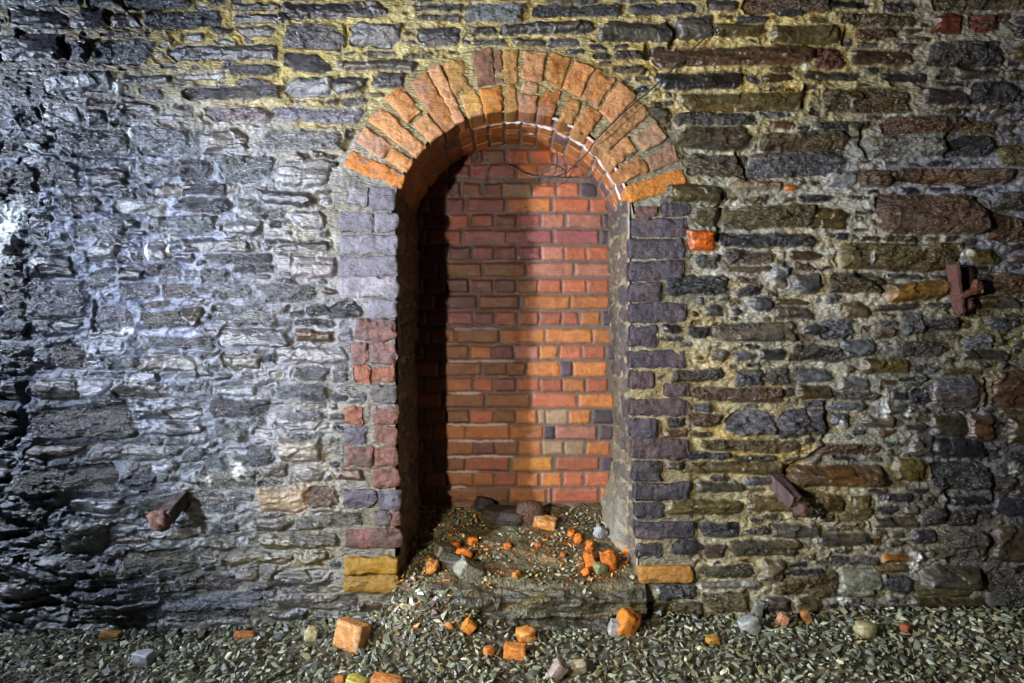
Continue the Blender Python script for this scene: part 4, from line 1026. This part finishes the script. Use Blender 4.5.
def bar(name, a, b, w, h, base, stain, parent, seed, amp=.06, boxy=.95):
    a, b = Vector(a), Vector(b); L = (b - a).length
    me = lump_mesh(name, seed, (w, h, L), base, stain, 4, amp, boxy, .5)
    o = obj(name, me, M_rust)
    q = (b - a).to_track_quat('Z', 'Y')
    o.rotation_euler = q.to_euler(); o.location = (a + b) / 2 - parent.location
    o.parent = parent
    return o


def lump(name, c, dims, base, stain, parent, seed, amp=.3):
    me = lump_mesh(name, seed, dims, base, stain, 3, amp, .35, .55)
    o = obj(name, me, M_rust); o.location = Vector(c) - parent.location; o.parent = parent
    return o


e = empty('iron_spike', W(178, 502), 'rusted iron bar stub sticking out of the lower left stonework', 'iron bar', 'rusted iron stubs in the stonework')
bar('bar', W(186, 492, .02), W(165, 518, -.10), .046, .05, (.06, .038, .034), (.10, .08, .085), e, 301, .1)
l = lump('rust_lump', W(160, 521, -.10), (.06, .055, .068), (.16, .075, .045), (.30, .15, .09), e, 302, .4); l['label'] = 'flaking brown rust crust at the tip'
e = empty('iron_stub', W(786, 494), 'rusted purple-brown iron bar stub slanting from the lower right stonework', 'iron bar', 'rusted iron stubs in the stonework')
bar('bar', W(772, 478, .02), W(797, 503, -.10), .046, .05, (.13, .085, .085), (.06, .04, .036), e, 303, .1)
l = lump('rust_lump', W(801, 509, -.085), (.05, .05, .05), (.12, .06, .04), RUSTD, e, 304, .35); l['label'] = 'dark rust crust at the lower end'
e = empty('iron_bracket', W(963, 285), 'rusted angle bracket with a hooked tab high on the right of the wall', 'bracket', 'rusted iron stubs in the stonework')
def slab(name, px, py, y, dims, rot, base, stain, parent, seed, amp=.06, boxy=.93):
    o = obj(name, lump_mesh(name, seed, dims, base, stain, 4, amp, boxy, .5), M_rust)
    o.location = Vector(W(px, py, y)) - parent.location; o.rotation_euler = [math.radians(a) for a in rot]; o.parent = parent
    return o


slab('flange', 956, 289, -.05, (.015, .05, .185), (0, -9, 6), (.13, .055, .04), (.07, .035, .03), e, 305, .10)
slab('web', 966, 288, -.02, (.06, .012, .15), (0, -8, 0), (.05, .028, .024), (.10, .05, .036), e, 306, .14)
slab('tab', 968, 293, -.065, (.085, .03, .022), (0, -24, 0), (.17, .07, .04), (.10, .05, .035), e, 307, .25, .7)
slab('tab', 977, 287, -.06, (.03, .03, .045), (0, 12, 0), (.15, .07, .045), (.08, .04, .03), e, 309, .3, .6)
lump('rust_lump', W(967, 304, -.04), (.035, .035, .045), (.17, .075, .05), RUSTD, e, 308, .35)

# ------------------------------------------------------------------ cable
def tube(name, pts, r, mat, parent=None):
    P = np.array(pts, float); P = np.vstack([2 * P[0] - P[1], P, 2 * P[-1] - P[-2]])
    Q = []
    for i in range(1, len(P) - 2):
        for t in np.arange(0, 1, .125):
            Q.append(.5 * (2 * P[i] + (P[i + 1] - P[i - 1]) * t + (2 * P[i - 1] - 5 * P[i] + 4 * P[i + 1] - P[i + 2]) * t ** 2 + (3 * P[i] - P[i - 1] - 3 * P[i + 1] + P[i + 2]) * t ** 3))
    Q.append(P[-2]); Q = np.array(Q)
    T = np.gradient(Q, axis=0); T /= np.linalg.norm(T, axis=1, keepdims=True)
    A = np.cross(T, (.13, .9, .41)); A /= np.linalg.norm(A, axis=1, keepdims=True); B = np.cross(T, A)
    th = np.arange(8) * math.pi / 4
    V = Q[:, None] + r * (np.cos(th)[None, :, None] * A[:, None] + np.sin(th)[None, :, None] * B[:, None])
    n = len(Q); i, j = np.meshgrid(np.arange(n - 1), np.arange(8), indexing='ij')
    F = np.stack([i * 8 + j, i * 8 + (j + 1) % 8, (i + 1) * 8 + (j + 1) % 8, (i + 1) * 8 + j], -1).reshape(-1, 4)
    return obj(name, mesh_from(name, V, F), mat, parent)


mc_ = bpy.data.materials.new('black_cable'); mc_.use_nodes = True
b_ = mc_.node_tree.nodes['Principled BSDF']; b_.inputs['Roughness'].default_value = .45
nz = mc_.node_tree.nodes.new('ShaderNodeTexNoise'); nz.inputs['Scale'].default_value = 60
rp = mc_.node_tree.nodes.new('ShaderNodeValToRGB'); rp.color_ramp.elements[0].color = (.012, .012, .013, 1); rp.color_ramp.elements[1].color = (.05, .05, .055, 1)
mc_.node_tree.links.new(nz.outputs[0], rp.inputs[0]); mc_.node_tree.links.new(rp.outputs[0], b_.inputs['Base Color'])
e = bpy.data.objects.new('cable', None); C.objects.link(e); tag(e, 'thin black cable strung over the arch and drooping in loops inside it', 'cable')
pts = [W(718, 26, -.05), W(690, 52, -.05), W(655, 86, -.05), W(622, 114, -.045), W(596, 140, -.04), W(588, 152, .02), W(577, 163, .10), W(566, 173, .2), W(552, 177, .3), W(545, 177, .33),
       W(533, 176, .36), W(520, 172, .38), W(511, 166, .38), W(504, 164, .39), W(496, 163, .39), W(488, 166, .395), W(485, 176, .4), W(484, 190, .4)]
tube('strand', pts, .0027, mc_, e)
pts = [W(566, 172, .21), W(557, 165, .28), W(550, 166, .32), W(538, 172, .36), W(534, 180, .38), W(540, 186, .39), W(548, 184, .38), W(556, 168, .36), W(557, 155, .36), W(556, 148, .38)]
tube('loop', pts, .0024, mc_, e)

# ------------------------------------------------------------------ light: two hand lamps off to the left of the camera, an added raking spot, faint tunnel gloom
def lamp(name, loc, energy, color, radius, target=None, angle=None):
    L = bpy.data.lights.new(name, 'SPOT' if angle else 'POINT'); L.energy = energy; L.color = color; L.shadow_soft_size = radius
    if angle:
        L.spot_size = math.radians(angle); L.spot_blend = .8
    o = bpy.data.objects.new(name, L); o.location = loc; C.objects.link(o)
    if target:
        o.rotation_euler = (Vector(target) - Vector(loc)).to_track_quat('-Z', 'Y').to_euler()
    return o


lamp('cool_lamp', (-2.62, -1.9, 1.2), 840, (.74, .82, 1.0), .04, (.62, 0, 1.15), 76)
lamp('warm_lamp', (-1.19, -2.35, 1.10), 310, (1.0, .86, .66), .035, (.5, 0, 1.25), 92)
lamp('added_raking_spot', (-3.1, -.75, 1.70), 280, (.70, .79, 1.0), .05, (-.7, 0, 1.05), 120)  # unseen spot added at far left to bring out the wall relief
w_ = bpy.data.worlds.new('tunnel'); bpy.context.scene.world = w_; w_.use_nodes = True
w_.node_tree.nodes['Background'].inputs[0].default_value = (.5, .55, .65, 1); w_.node_tree.nodes['Background'].inputs[1].default_value = .012

cam = bpy.data.cameras.new('camera'); cam.lens = 36 * D / (1024 * S); cam.sensor_width = 36; cam.clip_start = .05
co = bpy.data.objects.new('camera', cam); co.location = (0, -D, CAMZ); co.rotation_euler = (math.pi / 2, 0, 0); C.objects.link(co)
sc_ = bpy.context.scene; sc_.camera = co
sc_.view_settings.view_transform = 'Standard'; sc_.view_settings.look = 'None'; sc_.view_settings.gamma = 1; sc_.view_settings.use_curve_mapping = False
sc_.view_settings.exposure = 0
